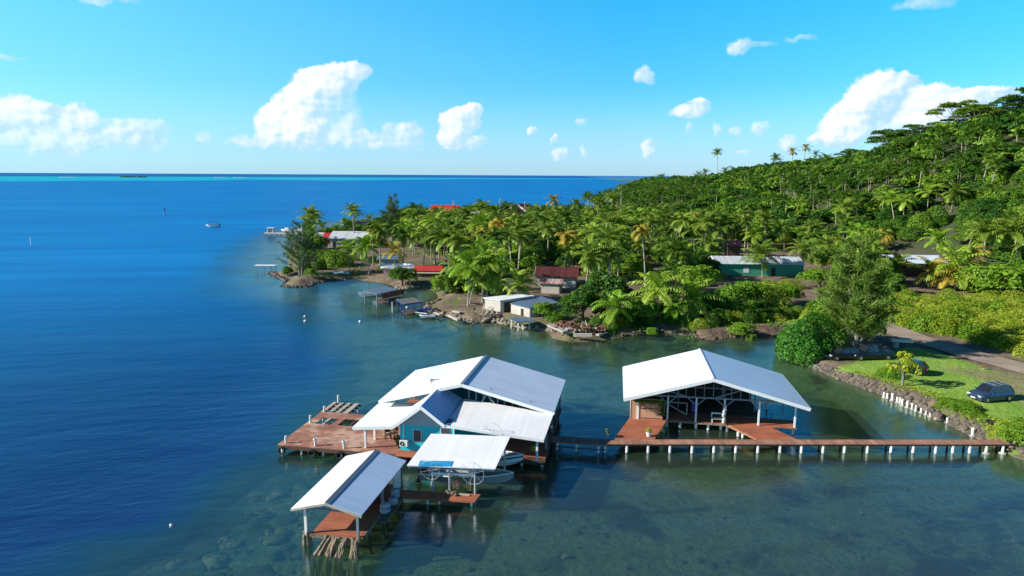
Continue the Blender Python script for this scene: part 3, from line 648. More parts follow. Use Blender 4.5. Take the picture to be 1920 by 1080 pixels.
# boat shelter
S1=thing('boat_shelter','white flat-roofed boat shelter with handwheel hoists in front of the aqua house','boat shelter',Mw(0,0),MR,None,(K_,K_,1))
rp=[(-1.35,-10.1,2.98),(4.82,-9.5,2.98),(4.97,-4.55,3.42),(-1.1,-5.15,3.42)]
part(S1,'roof',MB().slab(rp,.07),M_roofx)
part(S1,'shade_lining',MB().slab([(-1.2,-9.9,2.89),(4.7,-9.3,2.89),(4.8,-4.7,3.32),(-1,-5.3,3.32)],.03),M_dark)  # dark sheet added to stand for shade under the shelter roof
part(S1,'sheet_patch',MB().slab([mp(788,863,3.075),mp(850,864,3.075),mp(846,873.5,3.02),mp(784,872.5,3.02)],.02),M_blue)
part(S1,'beam',MB().beam((-1.3,-9.95,2.83),(4.7,-9.4,2.83),.1,.18).beam((-1.1,-5.2,3.2),(4.8,-4.7,3.2),.1,.15).beam((-1.2,-9.9,2.83),(-1.1,-5.2,3.2),.08,.14).beam((4.7,-9.4,2.83),(4.8,-4.7,3.2),.08,.14),M_grey)
part(S1,'hoist_rail',MB().beam((.2,-9.45,2.25),(3.3,-9.2,2.25),.16,.2).beam((-.6,-8.4,2.45),(2.4,-8.2,2.45),.14,.14),M_white)
for u,v,z0 in((.35,-9.55,.9),(1.55,-9.5,.9),(3.35,-9.35,.9),(4.6,-4.8,.6),(-1.0,-5.3,.6),(1.8,-5.0,.6)):
    part(S1,'post',MB().tube([(u,v,z0),(u,v,2.9 if v<-9 else 3.2)],.075,8),M_pole)
def wheel(u,v,z,r):
    mb=MB().torus((u,v,z),r,.016,(.15,1,.1),28,5)
    for k in range(3):
        a=k*math.pi/3+.3; mb.beam((u-r*math.cos(a),v+.03,z-r*math.sin(a)),(u+r*math.cos(a),v-.03,z+r*math.sin(a)),.018)
    return mb
for u,v,z,r in((3.3,-9.95,2.72,.86),(.25,-9.9,2.65,.72),(3.5,-4.1,3.45,.8),(2.9,-4.0,3.3,.45)): part(S1,'handwheel',wheel(u,v,z,r),M_pole)
part(S1,'platform',MB().prism([(-2.3,-9.75),(3.75,-9.35),(3.6,-10.5),(-2.1,-10.85)],.78,.9),M_deck2)
for u,v in((-1.9,-10.5),(1,-10.3),(3.3,-10.2),(-1.9,-9.9),(3.4,-9.6),(.2,-10.4)): part(S1,'piling',MB().tube([(u,v,-1.5),(u,v,.8)],.08,8),M_post)
boat('motor_boat','grey green open boat slung under the white shelter roof, nearest the camera',Mw(2.25,-7.2,.62),MR+.03,7.0,2.1,.85,M_boatg,M_boati,'boats on hoists',None,2)
boat('motor_boat','white open boat with navy band hanging between the shelter and the house deck',Mw(2.45,-4.25,.72),MR+.05,7.0,2.0,.9,M_boatw,M_boati,'boats on hoists',M_navy,1)
# nets hanging
mb=MB(); rnd=random.Random(4)
for k in range(26):
    u=1.7+rnd.uniform(0,1.4); mb.tube([(u,-9.35+rnd.uniform(-.1,.1),2.15),(u+rnd.uniform(-.08,.08),-9.3,1.5),(u+rnd.uniform(-.12,.12),-9.35,rnd.uniform(.95,1.3))],.022,4)
single('fishing_net',mb,M_crust,'tangled dark ropes and netting hanging from the hoist rail of the boat shelter','fishing net',None,Mw(0,0,0),MR)
mb=MB(); rnd=random.Random(9)
for k in range(26): mb.rock((1.9+rnd.uniform(-.5,.4),-9.9+rnd.uniform(-.2,.2),.95+rnd.uniform(0,.18)),rnd.uniform(.06,.15),k)
single('rope_heap',mb,M_crust,'heap of tangled rope lying on the small red platform under the hoists','rope',None,Mw(0,0,0),MR)
single('plank',MB().span(2.3,3.1,-9.95,-9.78,.905,.97),M_greyd,'pale loose plank lying on the small red platform','plank',None,Mw(0,0,0),MR)

# ------------------------------------------------------------------ small gabled boathouse in front
B1=thing('gabled_boathouse','small boathouse with white gable roof, one slope shade-blue, standing on crusted piles in the foreground','boathouse',(MO[0],MO[1],0),MR)
part(B1,'roof',MB().slab([(-4.33,-16.62,3.12),(-4.33,-8.35,3.12),(-6.65,-8.4,2.5),(-6.65,-16.62,2.5)],.05),M_roof)
part(B1,'roof',MB().slab([(-4.31,-16.62,3.12),(-4.31,-8.35,3.12),(-2.0,-8.35,2.5),(-2.02,-16.6,2.5)],.05),M_roofh)
part(B1,'shade_lining',MB().slab([(-4.25,-16.4,2.98),(-4.25,-8.5,2.98),(-2.15,-8.5,2.42),(-2.15,-16.4,2.42)],.03).slab([(-4.4,-16.4,2.98),(-4.4,-8.5,2.98),(-6.5,-8.5,2.42),(-6.5,-16.4,2.42)],.03),M_brown)  # brown lining added so the roof underside looks shaded
part(B1,'ridge_cap',MB().slab([(-4.36,-16.66,3.17),(-4.36,-8.3,3.17),(-4.02,-8.3,3.075),(-4.02,-16.66,3.075)],.02),M_bluegr)
part(B1,'fascia',MB().beam((-4.32,-16.64,3.03),(-6.65,-16.64,2.41),.04,.13).beam((-4.32,-16.645,3.03),(-2.0,-16.645,2.41),.04,.13),M_greyd)
for u,v,z0,zt in((-5.85,-16.3,.4,2.6),(-5.8,-12.6,-1.5,2.65),(-5.8,-8.8,-1.5,2.6),(-2.45,-16.2,.5,2.5),(-2.3,-8.7,-1.5,2.5),(-2.3,-12.4,-1.5,2.5)):
    part(B1,'post',MB().span(u-.08,u+.08,v-.08,v+.08,z0,zt),M_post if v<-16 and u<-5 else M_grey)
part(B1,'brace',MB().beam((-5.85,-16.3,2.1),(-5.4,-16.3,2.62),.07).beam((-2.45,-16.2,2.0),(-2.85,-16.2,2.6),.07).beam((-6.3,-16.2,2.42),(-2.2,-16.2,2.42),.08,.12),M_grey)
part(B1,'floor',MB().prism([(-5.55,-16.35),(-2.3,-16.35),(-2.2,-8.8),(-5.55,-8.8)],.68,.8),M_deck2)
part(B1,'wall_panel',MB().span(-2.3,-2.22,-10.4,-9.0,.8,2.35),M_white)
part(B1,'wall_panel',MB().span(-4.3,-2.3,-11.2,-11.1,.8,2.2).span(-5.5,-5.42,-12.5,-9.5,.8,1.9),M_brown)
part(B1,'gunnel_beam',MB().beam((-5.55,-16.4,.72),(-2.3,-16.4,.72),.1,.2).beam((-2.2,-16.3,.72),(-2.15,-8.8,.72),.1,.2),M_crust)
# crusted supports
rnd=random.Random(11); mb=MB()
for k in range(12):
    a=rnd.uniform(0,6.28); r=rnd.uniform(.08,.3); mb.tube([(-5.85+r*math.cos(a),-16.35+r*math.sin(a),-1.4),(-5.85+r*math.cos(a)*.8,-16.35+r*math.sin(a)*.8,rnd.uniform(.45,.95))],[rnd.uniform(.09,.18),rnd.uniform(.05,.10)],6)
part(B1,'crusted_pile',mb,M_crust)
for j,(u0,u1) in enumerate(((-4.25,-4.75),(-3.75,-4.0),(-3.2,-3.4),(-2.55,-2.35))):
    mb=MB()
    for k in range(6):
        o1=rnd.uniform(-.16,.16); mb.tube([(u0+o1,-16.45+rnd.uniform(-.1,.1),.80),(u0*.5+u1*.5+o1,-16.85+rnd.uniform(-.08,.08),.35),(u1+o1*1.4,-17.25+rnd.uniform(-.15,.15),-.2),(u1+o1*1.6,-17.6,-1.2)],[rnd.uniform(.06,.10),rnd.uniform(.09,.15),rnd.uniform(.12,.19),.2],6)
    for k in range(7): mb.rock((u0+rnd.uniform(-.28,.28),-16.5,.72+rnd.uniform(-.1,.12)),rnd.uniform(.06,.14),k+j*9)
    part(B1,'crusted_pile',mb,M_crust)
for u in(-5.4,-2.4):
    for v in(-14.5,-11.5,-9): part(B1,'piling',MB().tube([(u,v,-1.6),(u,v,.7)],.1,7),M_crust)
rnd=random.Random(5)
for k in range(7):
    p=Mw(-2.05+rnd.uniform(-.15,.35),-12.6+rnd.uniform(-.9,1.6),0); p=((p[0])/K_,p[1]/K_); z=.95+.28*(k%3)
    mb=MB().rock((0,0,0),.34,k*3+1,.7,2)
    single('sack',mb,M_bag,'pale blue grey sack heaped at the side of the small boathouse','sack','sacks heaped beside the boathouse',(p[0],p[1],z),0,True)
part(B1,'side_ledge',MB().span(-2.2,-1.5,-14.0,-10.3,.62,.7),M_crust)

# ------------------------------------------------------------------ open hangar on the right
HA=np.array([.9888,-.1491]); HB=np.array([.1491,.9888]); HO=np.array([9.94,57.9]); HR=math.atan2(HA[1],HA[0])
def toH(p): q=np.array(p[:2])-HO; return (float(q@HA),float(q@HB),float(p[2]))
def hp(px,py,z=1.2): return toH(at(px,py,z))
def Hw(u,v,z=0): q=(HO+HA*u+HB*v)*K_; return (q[0],q[1],z+DK)
G=thing('open_hangar','large open-sided boat hangar with white gable roof, one slope tinted shade-blue, on white posts','hangar',Hw(0,0),HR,None,(K_,K_,1))
Wd,Ln,ze,zrg=15.63,10.25,3.62,5.86; mu=Wd*.485
part(G,'roof',MB().slab([(mu,0,zrg),(mu,Ln,zrg),(0,Ln,ze),(0,0,ze)],.08),M_roof)
part(G,'roof',MB().slab([(mu+.01,0,zrg),(mu+.01,Ln,zrg),(Wd,Ln,ze),(Wd,0,ze)],.08),M_roofh)
for Q in([(mu-.1,.3,zrg-.2),(mu-.1,Ln-.2,zrg-.2),(.3,Ln-.2,ze-.08),(.3,.3,ze-.08)],[(mu+.1,.3,zrg-.2),(mu+.1,Ln-.2,zrg-.2),(Wd-.3,Ln-.2,ze-.08),(Wd-.3,.3,ze-.08)]): part(G,'shade_lining',MB().slab(Q,.03),M_dark)  # dark lining added for the shade under both hangar slopes
part(G,'ridge_cap',MB().slab([(mu-.15,-.03,zrg+.02),(mu-.15,Ln+.03,zrg+.02),(mu+.03,Ln+.03,zrg+.05),(mu+.03,-.03,zrg+.05)],.03),M_white)
part(G,'fascia',MB().beam((mu,-.04,zrg-.15),(-.02,-.04,ze-.14),.05,.30).beam((mu,-.045,zrg-.15),(Wd+.02,-.045,ze-.14),.05,.30).beam((Wd+.02,0,ze-.12),(Wd+.02,Ln,ze-.12),.04,.22).beam((-.02,0,ze-.12),(-.02,Ln,ze-.12),.04,.22),M_white)
posts=[hp(*q) for q in((1251,786.5),(1304,791),(1357,794),(1421.5,797.5),(1489.4,801.5))]
zh=lambda u: (ze+(zrg-ze)*u/mu if u<mu else ze+(zrg-ze)*(Wd-u)/(Wd-mu))-.22
zc=3.62-.12
for k,(u,v,_) in enumerate(posts):
    p=part(G,'post',MB().span(u-.07,u+.07,v-.07,v+.07,1.18,min(zc,zh(u))),M_white if k>2 else M_post)
    if k<4: part(G,'knee_brace',MB().beam((u,v,zc-.75),(u-.75,v,zc-.06),.08).beam((u,v,zc-.75),(u+.75,v,zc-.06),.08),M_grey)
vT=sum(p[1] for p in posts)/5
mb=MB().beam((.9,vT,zc),(Wd-1.1,vT,zc),.10,.14)
for u in np.arange(2.4,13.9,.78):
    if zh(u)-zc>.15: mb.beam((u,vT,zc),(u,vT,zh(u)),.055)
for (ua,ub) in ((5.6,2.9),(8.0,11.0)): mb.beam((ua,vT-.05,zc+.05),(ub,vT-.05,zh(ub)-.02),.09)
mb.beam((.5,vT,zh(.5)),(mu,vT,zh(mu)),.08,.12).beam((mu,vT,zh(mu)),(Wd-.5,vT,zh(Wd-.5)),.08,.12)
part(G,'truss',mb,M_grey)
mb=MB()
for v in(vT+3,vT+6,Ln-.6):
    mb.beam((.5,v,zc),(Wd-.5,v,zc),.09,.12)
    for u in np.arange(2.4,13.9,1.56): mb.beam((u,v,zc),(u,v,zh(u)),.05)
part(G,'truss',mb,M_grey)
for u in(1,5.2,9.4,12.2,Wd-.9):
    for v in(Ln-.8,vT+3.6):
        part(G,'post',MB().span(u-.06,u+.06,v-.06,v+.06,1.15,min(zc,zh(u))),M_grey)
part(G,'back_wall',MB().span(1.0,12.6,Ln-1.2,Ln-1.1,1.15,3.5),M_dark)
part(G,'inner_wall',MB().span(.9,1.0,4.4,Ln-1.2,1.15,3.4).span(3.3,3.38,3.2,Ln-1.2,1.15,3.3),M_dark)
part(G,'gate',MB().beam((3.8,3.2,1.25),(3.8,3.2,2.4),.1).beam((5.8,3.2,1.25),(5.8,3.2,2.4),.1).beam((3.8,3.2,2.4),(5.8,3.2,2.4),.1).beam((3.8,3.2,2.4),(5.8,3.2,1.25),.1),M_greyd)
# floors
a0=hp(1182,784); a1=hp(1251,786.7); a2=hp(1226,819.5); a3=hp(1149,821.5)
part(G,'deck',MB().prism([(a0[0]-.1,a0[1]),(a1[0],a1[1]),(a2[0],a2[1]-.6),(a3[0],a3[1]-.6)],1.10,1.195),M_deck2)
b0=hp(1362,793.5); b1=hp(1494,803); b1b=hp(1489,795); b2=hp(1441,799.5); b3=hp(1498,822); b4=hp(1421,821)
vb0=posts[2][1]-.1
part(G,'deck',MB().prism([(a1[0],a1[1]),(b0[0],vb0),(b4[0],b4[1]-.6),(b3[0],b3[1]-.6),(b2[0]+.1,b2[1]),(b1[0],b1[1]),(b1b[0]+.1,b1b[1]+1.0),(a1[0],a1[1]+2.2)],1.09,1.19),M_deck2)
part(G,'deck',MB().span(.7,a1[0],a0[1],Ln-1,1.08,1.185).span(a1[0],12.5,a1[1]+2.21,Ln-1,1.08,1.185),M_beam)
part(G,'edge_beam',MB().beam((a1[0],a1[1]-.02,1.05),(b0[0],vb0-.03,1.05),.06,.12).beam((b0[0],vb0-.03,1.05),(b4[0],b4[1]-.2,1.05),.06,.16),M_crust)
for q in((1275,800),(1304.7,801),(1327.8,803),(1351.5,803),(1363,805),(1384,815),(1392.8,817),(1486,811),(1241,806),(1250,797),(1186,800)):
    u,v,_=hp(q[0],q[1],.55); part(G,'piling',MB().tube([(u,v,-1.5),(u,v,1.06)],.12,8),M_post)
for u in(2,5,8,11,14):
    for v in(4.5,8.5): part(G,'piling',MB().tube([(u,v,-1.5),(u,v,1.06)],.1,7),M_post)
# hangar contents
s0=hp(1182,784.5); s1=hp(1243,787.5)
SH=thing('timber_shed','salmon timber board shed with vine garland under the hangar eave','shed',Hw(s0[0],s0[1],0),HR)
wS=s1[0]-s0[0]
part(SH,'wall',MB().span(0,wS,0,.1,1.19,3.15).span(0,.1,.1,3.2,1.19,3.15).span(wS-.1,wS,.1,3.2,1.19,3.0).span(.1,wS-.1,3.1,3.2,1.19,3.1),M_shed)
part(SH,'corner_board',MB().span(.55,.75,-.05,-.003,1.19,3.1).span(-.04,-.003,-.04,.12,1.19,3.1),M_white)
part(SH,'batten',MB().span(.75,wS-.15,-.04,-.003,2.22,2.28).span(.75,wS-.1,-.04,-.003,1.3,1.35),M_beam)
rg=np.random.default_rng(2); n=420; p=np.stack([rg.uniform(.3,wS+.2,n),rg.uniform(-.3,-.06,n),3.05-rg.exponential(.16,n)],1); k=rg.uniform(size=n)<.25; p[k,0]=wS-.1+rg.normal(size=k.sum())*.15; p[k,2]=rg.uniform(1.7,3.05,k.sum())
kk=np.arange(90); p=np.concatenate([p,np.stack([np.linspace(.2,wS+.1,90),np.full(90,-.1),3.03+.05*np.sin(kk)],1),np.stack([np.full(90,wS-.05),np.full(90,-.1),np.linspace(1.7,3.05,90)],1)]); n=len(p)
V,F=leafquads(p,np.tile([0,-1.,0],(n,1)),.09,rg)
vt=MB().tube([(.2,-.1,3.05),(wS*.5,-.12,2.98),(wS-.05,-.1,3.05),(wS-.05,-.12,2.3),(wS-.02,-.1,1.65)],.045,6,False); F=np.concatenate([F,np.array(vt.f)+len(V)]); V=np.concatenate([V,np.array(vt.v)])
tag(link('vine_garland',npmesh('vine_garland',V,F,L_dark),None,Hw(s0[0],s0[1],0),HR),'dark dry vine garland draped along the top of the salmon shed','vine')
for (q,nm,lab,mleaf) in (((1138.5,819.5),'flower_pot','pale blue flower pot standing at the walkway corner','b'),((1216,818),'flower_pot','white flower pot with orange yellow croton on the walkway edge','y')):
    pz=at(*q,1.2+DK); c=thing(nm,lab,'flower pot',pz)
    part(c,'pot',MB().tube([(0,0,0),(0,0,.36)],[.15,.23],12).torus((0,0,.36),.22,.03,(0,0,1),12,5),M_boatw if mleaf=='y' else M_bag)
    V,F=leafblob(80,.27,.8,.11,5,(0,0,.55)); link('leaves',npmesh('leaves',V,F,L_yel if mleaf=='y' else L_casb),c)
u,v,_=hp(1000,853)
pz=at(1001,852,1.2+DK); c=thing('flower_pot','small pot of orange yellow leaves on the red deck under the right house eave','flower pot',pz); part(c,'pot',MB().tube([(0,0,0),(0,0,.3)],[.13,.2],10),M_brown); V,F=leafblob(70,.28,1,.11,8,(0,0,.5)); link('leaves',npmesh('leaves',V,F,L_yel),c)
bn=at(1344,792,1.2+DK); c=thing('bench','pale grey slatted bench beside the middle hangar post','bench',bn,HR)
part(c,'seat',MB().span(-.5,.5,-.25,.25,.36,.42),M_greyd); part(c,'backrest',MB().span(-.5,.5,.22,.28,.72,.84),M_white)
for x in(-.45,.45): part(c,'leg',MB().beam((x,-.2,0),(x,-.2,.36),.07).beam((x,.24,0),(x,.24,.84),.07),M_white)
mb=MB(); rnd=random.Random(3)
for k in range(14): mb.rock((rnd.uniform(-.08,.08),0,.2+k*.12),.16,k,1.)
single('wrapped_net_bundle',mb,M_pole,'grey net bundle wrapped around the middle hangar post','net bundle',None,tuple(at(1357,796,1.2+DK)),0,True)
single('purple_cloth',MB().box((0,0,0),(.55,.06,1.0)),M_cloth,'purple cloth hanging by the second hangar post','cloth',None,Hw(posts[1][0]-.1,posts[1][1]+.3,2.55),HR)

# ------------------------------------------------------------------ walkway
wy0=lambda x:54.50+ (x-7.7)*.0115
WK=thing('walkway','long narrow red boardwalk on white piles running from the hangar to the shore','walkway',(0,0,0))
part(WK,'boards',MB().prism([(7.48,wy0(7.48)-.30),(43.3,wy0(43.3)-.30),(43.3,wy0(43.3)+.66),(7.48,wy0(7.48)+.66)],1.13+DK,1.21+DK),M_walk)
part(WK,'side_beam',MB().beam((7.5,wy0(7.5)-.22,1.06+DK),(43.1,wy0(43.1)-.22,1.06+DK),.08,.13).beam((7.5,wy0(7.5)+.58,1.06+DK),(43.1,wy0(43.1)+.58,1.06+DK),.08,.13),M_beam)
for px in (1134.5,1175.6,1215.7,1256.5,1298,1339,1380,1421.5,1463,1503,1543.7,1583.7,1626.7,1671,1712.6,1754.7,1786.7,1818.4,1849.5,1880.6):
    x=at(px,838,.55)[0]
    part(WK,'piling',MB().tube([(x,wy0(x)-.2,-1.5),(x,wy0(x)-.2,1.02+DK)],.115,8),M_post)
    part(WK,'piling',MB().tube([(x,wy0(x)+.56,-1.5),(x,wy0(x)+.56,1.02+DK)],.09,8),M_beam)  # rear row coloured dark to stand for shade behind the deck
    part(WK,'cross_beam',MB().beam((x,wy0(x)-.3,.97+DK),(x,wy0(x)+.66,.97+DK),.1,.1),M_beam)
for px in(1849.5,1880.6):
    x=at(px,838,.55)[0]; part(WK,'footing',MB().tube([(x,wy0(x)-.2,-.3),(x,wy0(x)-.2,.08)],[.4,.28],10),M_conc)
W2=thing('link_walkway','short boardwalk in the house shadow joining the house deck to the long walkway','walkway',Mw(0,0),MR,None,(K_,K_,1))
part(W2,'boards',MB().span(7.5,12.1,.45,1.85,1.10,1.18),M_walk)
for u in(8,9.6,11.4):
    for v in(.6,1.7): part(W2,'piling',MB().tube([(u,v,-1.5),(u,v,1.1)],.1,7),M_post)
part(W2,'rail',MB().beam((7.6,.5,.75),(12,.5,.75),.07),M_beam)

# ------------------------------------------------------------------ sea wall and its white posts
SW=[(1490,668),(1502,680),(1551,702),(1598.5,720),(1640,735),(1687,752.6),(1732,767),(1776,794),(1821,815),(1838,823)]
sw=[at(*q,0) for q in SW]; rnd=random.Random(21); mb=MB()
for i in range(len(sw)-1):
    a_,b_=sw[i],sw[i+1]; L=np.linalg.norm(b_-a_); d=(b_-a_)/L; nrm=np.array([-d[1],d[0],0]); nrm=nrm if nrm[1]>0 else -nrm
    k=0.
    while k<L:
        for row,(off,z) in enumerate(((-.05,-.1),(.2,.25),(.45,.52),(.7,.74))):
            q=a_+d*(k+rnd.uniform(-.12,.12))+nrm*(off+rnd.uniform(-.12,.12)); mb.rock((q[0],q[1],z+rnd.uniform(-.08,.08)),rnd.uniform(.17,.46),rnd.random(),.8)
        k+=rnd.uniform(.38,.55)
single('boulder_seawall',mb,M_rock,'dark boulder seawall edging the lawn from the mangrove to the boardwalk end','seawall')
mb=MB(); sw2=[at(*q,0) for q in((1838,823),(1866,836),(1893,850),(1920,862),(1990,876))]
for i in range(len(sw2)-1):
    a_,b_=sw2[i],sw2[i+1]; L=np.linalg.norm(b_-a_)
    for k in range(int(L*9)):
        q=a_+(b_-a_)*rnd.random()+np.array([rnd.uniform(-.3,.9),rnd.uniform(-.3,1.2),0]); mb.rock((q[0],q[1],rnd.uniform(0,.75)),rnd.uniform(.15,.4),k+i*50,.8)
mb.tube([(p[0]+.3,p[1]+.4,.1) for p in sw2],.35,6)
single('rubble_bank',mb,M_rock,'low rubble bank around the shore end of the boardwalk','rubble bank')
PP=[(597,627),(619,632),(650,645),(681,657),(700,662),(714,677),(745,690),(776,700),(799,712),(833,722),(864,735),(890,748),(927,760),(951,765),(997,790),(1158,868)]
proto=None
for i,(zx,zy) in enumerate(PP):
    p=at(1480+zx/3.375,560+zy/3.375,0); s=random.Random(i).uniform(.9,1.25); a_=random.Random(i).uniform(0,1)
    if proto is None:
        proto=thing('shore_post','short whitewashed post standing in the water against the boulder seawall','post',p,0,'white posts along the seawall')
        part(proto,'shaft',MB().tube([(0,0,-1),(0,0,.62)],.10,8),M_post); part(proto,'footing',MB().tube([(0,0,-.6),(0,0,.06)],[.3,.2],9),M_conc)
    else: copy_thing(proto,p,a_,s,'isolated whitewashed post on a round footing, nearest the boardwalk' if i==15 else None)
# ------------------------------------------------------------------ cars
def car(label,loc,rz,L=4.2,W=1.78,Hh=1.55,paint=None,rack=False,pickup=False,plate=True,cat='car'):
    c=thing('parked_car',label,cat,loc,rz)
    zb=Hh*.60; f=L/2
    def loft(st,m,name,parent=c):
        mb=MB(); v=[]; n=len(st)
        for (x,w0,z0,w1,z1,w2,z2) in st: v+=[(x,-w0,z0),(x,-w1,z1),(x,-w2,z2),(x,w2,z2),(x,w1,z1),(x,w0,z0)]
        mb.add(v,[(i*6+k,i*6+k+1,(i+1)*6+k+1,(i+1)*6+k) for i in range(n-1) for k in range(5)]+[(i*6+5,i*6,(i+1)*6,(i+1)*6+5) for i in range(n-1)]+[(0,5,4,3,2,1),tuple((n-1)*6+k for k in range(6))]); return part(parent,name,mb,m,smooth=False)
    h=W/2
    hood=zb*.98
    body=[(f,h*.62,.28,h*.70,.5,h*.62,.62),(f-.12,h*.86,.22,h*.90,.55,h*.78,.74),(f-.5,h*.96,.2,h,.62,h*.86,hood-.06),(f-L*.28,h*.97,.2,h,.66,h*.88,hood),
          (0,h*.97,.2,h,.66,h*.9,zb),(-f+.5,h*.97,.2,h,.68,h*.9,zb+.02 if not pickup else zb),(-f+.1,h*.93,.25,h*.96,.68,h*.84,zb),(-f,h*.8,.3,h*.86,.6,h*.76,zb-.12)]
    loft(body,paint,'body')
    b0,b1,t0,t1=(f-L*.27,-f+.12,f-L*.41,-f+.55) if not pickup else (f-L*.27,-f+L*.36,f-L*.38,-f+L*.40)
    gh=[(b0,h*.84,zb-.03,h*.84,zb-.02,h*.80,zb),(t0,h*.88,zb-.03,h*.86,zb+.02,h*.70,Hh-.05),((t0+t1)/2,h*.88,zb-.03,h*.86,zb+.02,h*.72,Hh-.02),(t1,h*.88,zb-.03,h*.85,zb+.02,h*.68,Hh-.07),(b1,h*.84,zb-.03,h*.82,zb-.01,h*.74,zb+.02)]
    loft(gh,M_glass,'windows')
    rf=MB().slab([(t0-.02,-h*.69,Hh-.03),(t1+.02,-h*.67,Hh-.05),(t1+.02,h*.67,Hh-.05),(t0-.02,h*.69,Hh-.03)],.04); part(c,'roof_panel',rf,paint)
    pl_=MB()
    for s in(-1,1):
        for xx,tx in((b0,t0),(0,0),(b1,t1)): pl_.beam((xx if xx else (t0+t1)/2+.1,s*h*.865,zb),(tx if xx else (t0+t1)/2+.1,s*h*.71,Hh-.05),.07)
    part(c,'pillars',pl_,paint)
    for sx in(f-.78,-f+.78):
        for s in(-1,1):
            wv=part(c,'wheel',MB().tube([(0,-.11,0),(0,.11,0)],.33,18),M_tyre,loc=(sx,s*(h-.07),.33)); part(wv,'rim',MB().tube([(0,s*.10,0),(0,s*.125,0)],.20,10),M_rim)
    for s in(-1,1):
        part(c,'headlight',MB().box((f-.13,s*h*.66,.66),(.22,.34,.13),s*-.25),M_lamp); part(c,'tail_light',MB().box((-f+.03,s*h*.72,.78),(.1,.22,.2)),M_redl)
        part(c,'wing_mirror',MB().box((b0-.15,s*(h+.06),zb+.04),(.16,.18,.12)),paint)
    part(c,'bumper',MB().box((f-.01,0,.36),(.10,W*.66,.16)),M_blk)
    part(c,'grille',MB().box((f+.005,0,.55),(.05,W*.5,.12)),M_blk)
    if plate: part(c,'number_plate',MB().box((f+.05,0,.42),(.02,.5,.12)),M_boatw)
    if rack:
        mb=MB()
        for s in(-1,1): mb.beam((t0-.15,s*h*.62,Hh+.06),(t1+.1,s*h*.60,Hh+.04),.05)
        for x in(.2,-.65): mb.beam((x,-h*.7,Hh+.08),(x,h*.7,Hh+.08),.06)
        part(c,'roof_rack',mb,M_rim)
    if pickup: part(c,'cargo_bed',MB().span(-f+.1,b1-.1,-h*.78,h*.78,zb-.02,zb+.015),M_blk)
    return c
pc=ground_at(1856,749); pc[2]=zg(pc)+.0
car('slate blue compact SUV with silver roof rack parked on the lawn',(pc[0],pc[1],pc[2]),R_(180+14),4.25,1.8,1.6,M_carb,True)
p=ground_at(1638,676); car('black pickup truck parked in the shade of the big casuarina',(p[0],p[1]+.9,p[2]),R_(180+6),5.1,1.85,1.75,M_card,False,True,cat='pickup truck')
p=ground_at(1590,676); car('black car half hidden behind the round mangrove with its headlight showing',(p[0]-.3,p[1]+.8,p[2]),R_(180+8),4.2,1.75,1.45,M_card)
p=ground_at(1716,703); car('black hatchback parked on the lawn behind the little yellow-leaved tree',(p[0]-.1,p[1]+1.0,p[2]),R_(180-38),3.6,1.65,1.5,M_card)
# upturned boat on a block by the road
def upturned(label,loc,rz,L,W,H,m,cat='boat',name='upturned_boat'):
    c=thing(name,label,cat,loc,rz); o,i_,g=hull(L,W,H,m); o.v=[(x,y,H*1.3-z) for x,y,z in o.v]; part(c,'hull',o,m); g.v=[(x,y,H*1.3-z) for x,y,z in g.v]; part(c,'gunwale',g,M_boatw); return c
p=ground_at(1693,654)
M_cream=mat('faded_cream_hull',(.70,.60,.40),.6,0,.1,1)
upturned('cream upturned boat hull resting on a block beside the road',(p[0]+.2,p[1]+.6,p[2]+.75),R_(-14),2.7,.95,.38,M_cream)
single('block_stand',MB().span(-.28,.28,-.25,.25,-.2,.82),M_conc,'pale concrete block stand under the cream upturned hull','block',None,(p[0]-.55,p[1]+.75,p[2]))
# fowl on the dry grass
p=ground_at(1843,693)
def fowl():
    h=thing('hen','brown hen standing on the dry grass beside the road','hen',(p[0],p[1],p[2]),R_(160),sc=1.3)
    mb=MB().tube([(-.30,0,.42),(-.2,0,.34),(-.08,0,.28),(.06,0,.27),(.14,0,.32),(.2,0,.42),(.235,0,.46),(.27,0,.455)],[.02,.06,.10,.105,.08,.045,.042,.015],8)
    part(h,'body',mb,mat('brown_feathers',(.22,.10,.04),.9,0,.3,8),smooth=True)
    for s in(-.04,.04): part(h,'leg',MB().tube([(0,s,.2),(.01,s,.0),(.06,s,.0)],.012,5),M_cream)
    part(h,'comb',MB().box((.23,0,.51),(.06,.012,.04)),M_redl)
fowl()
single('tyre',MB().torus((0,0,.12),.36,.12,(0,0,1),18,7),M_tyre,'black tyre lying among weeds near the shore end of the boardwalk','tyre',None,ground_at(1858,794))
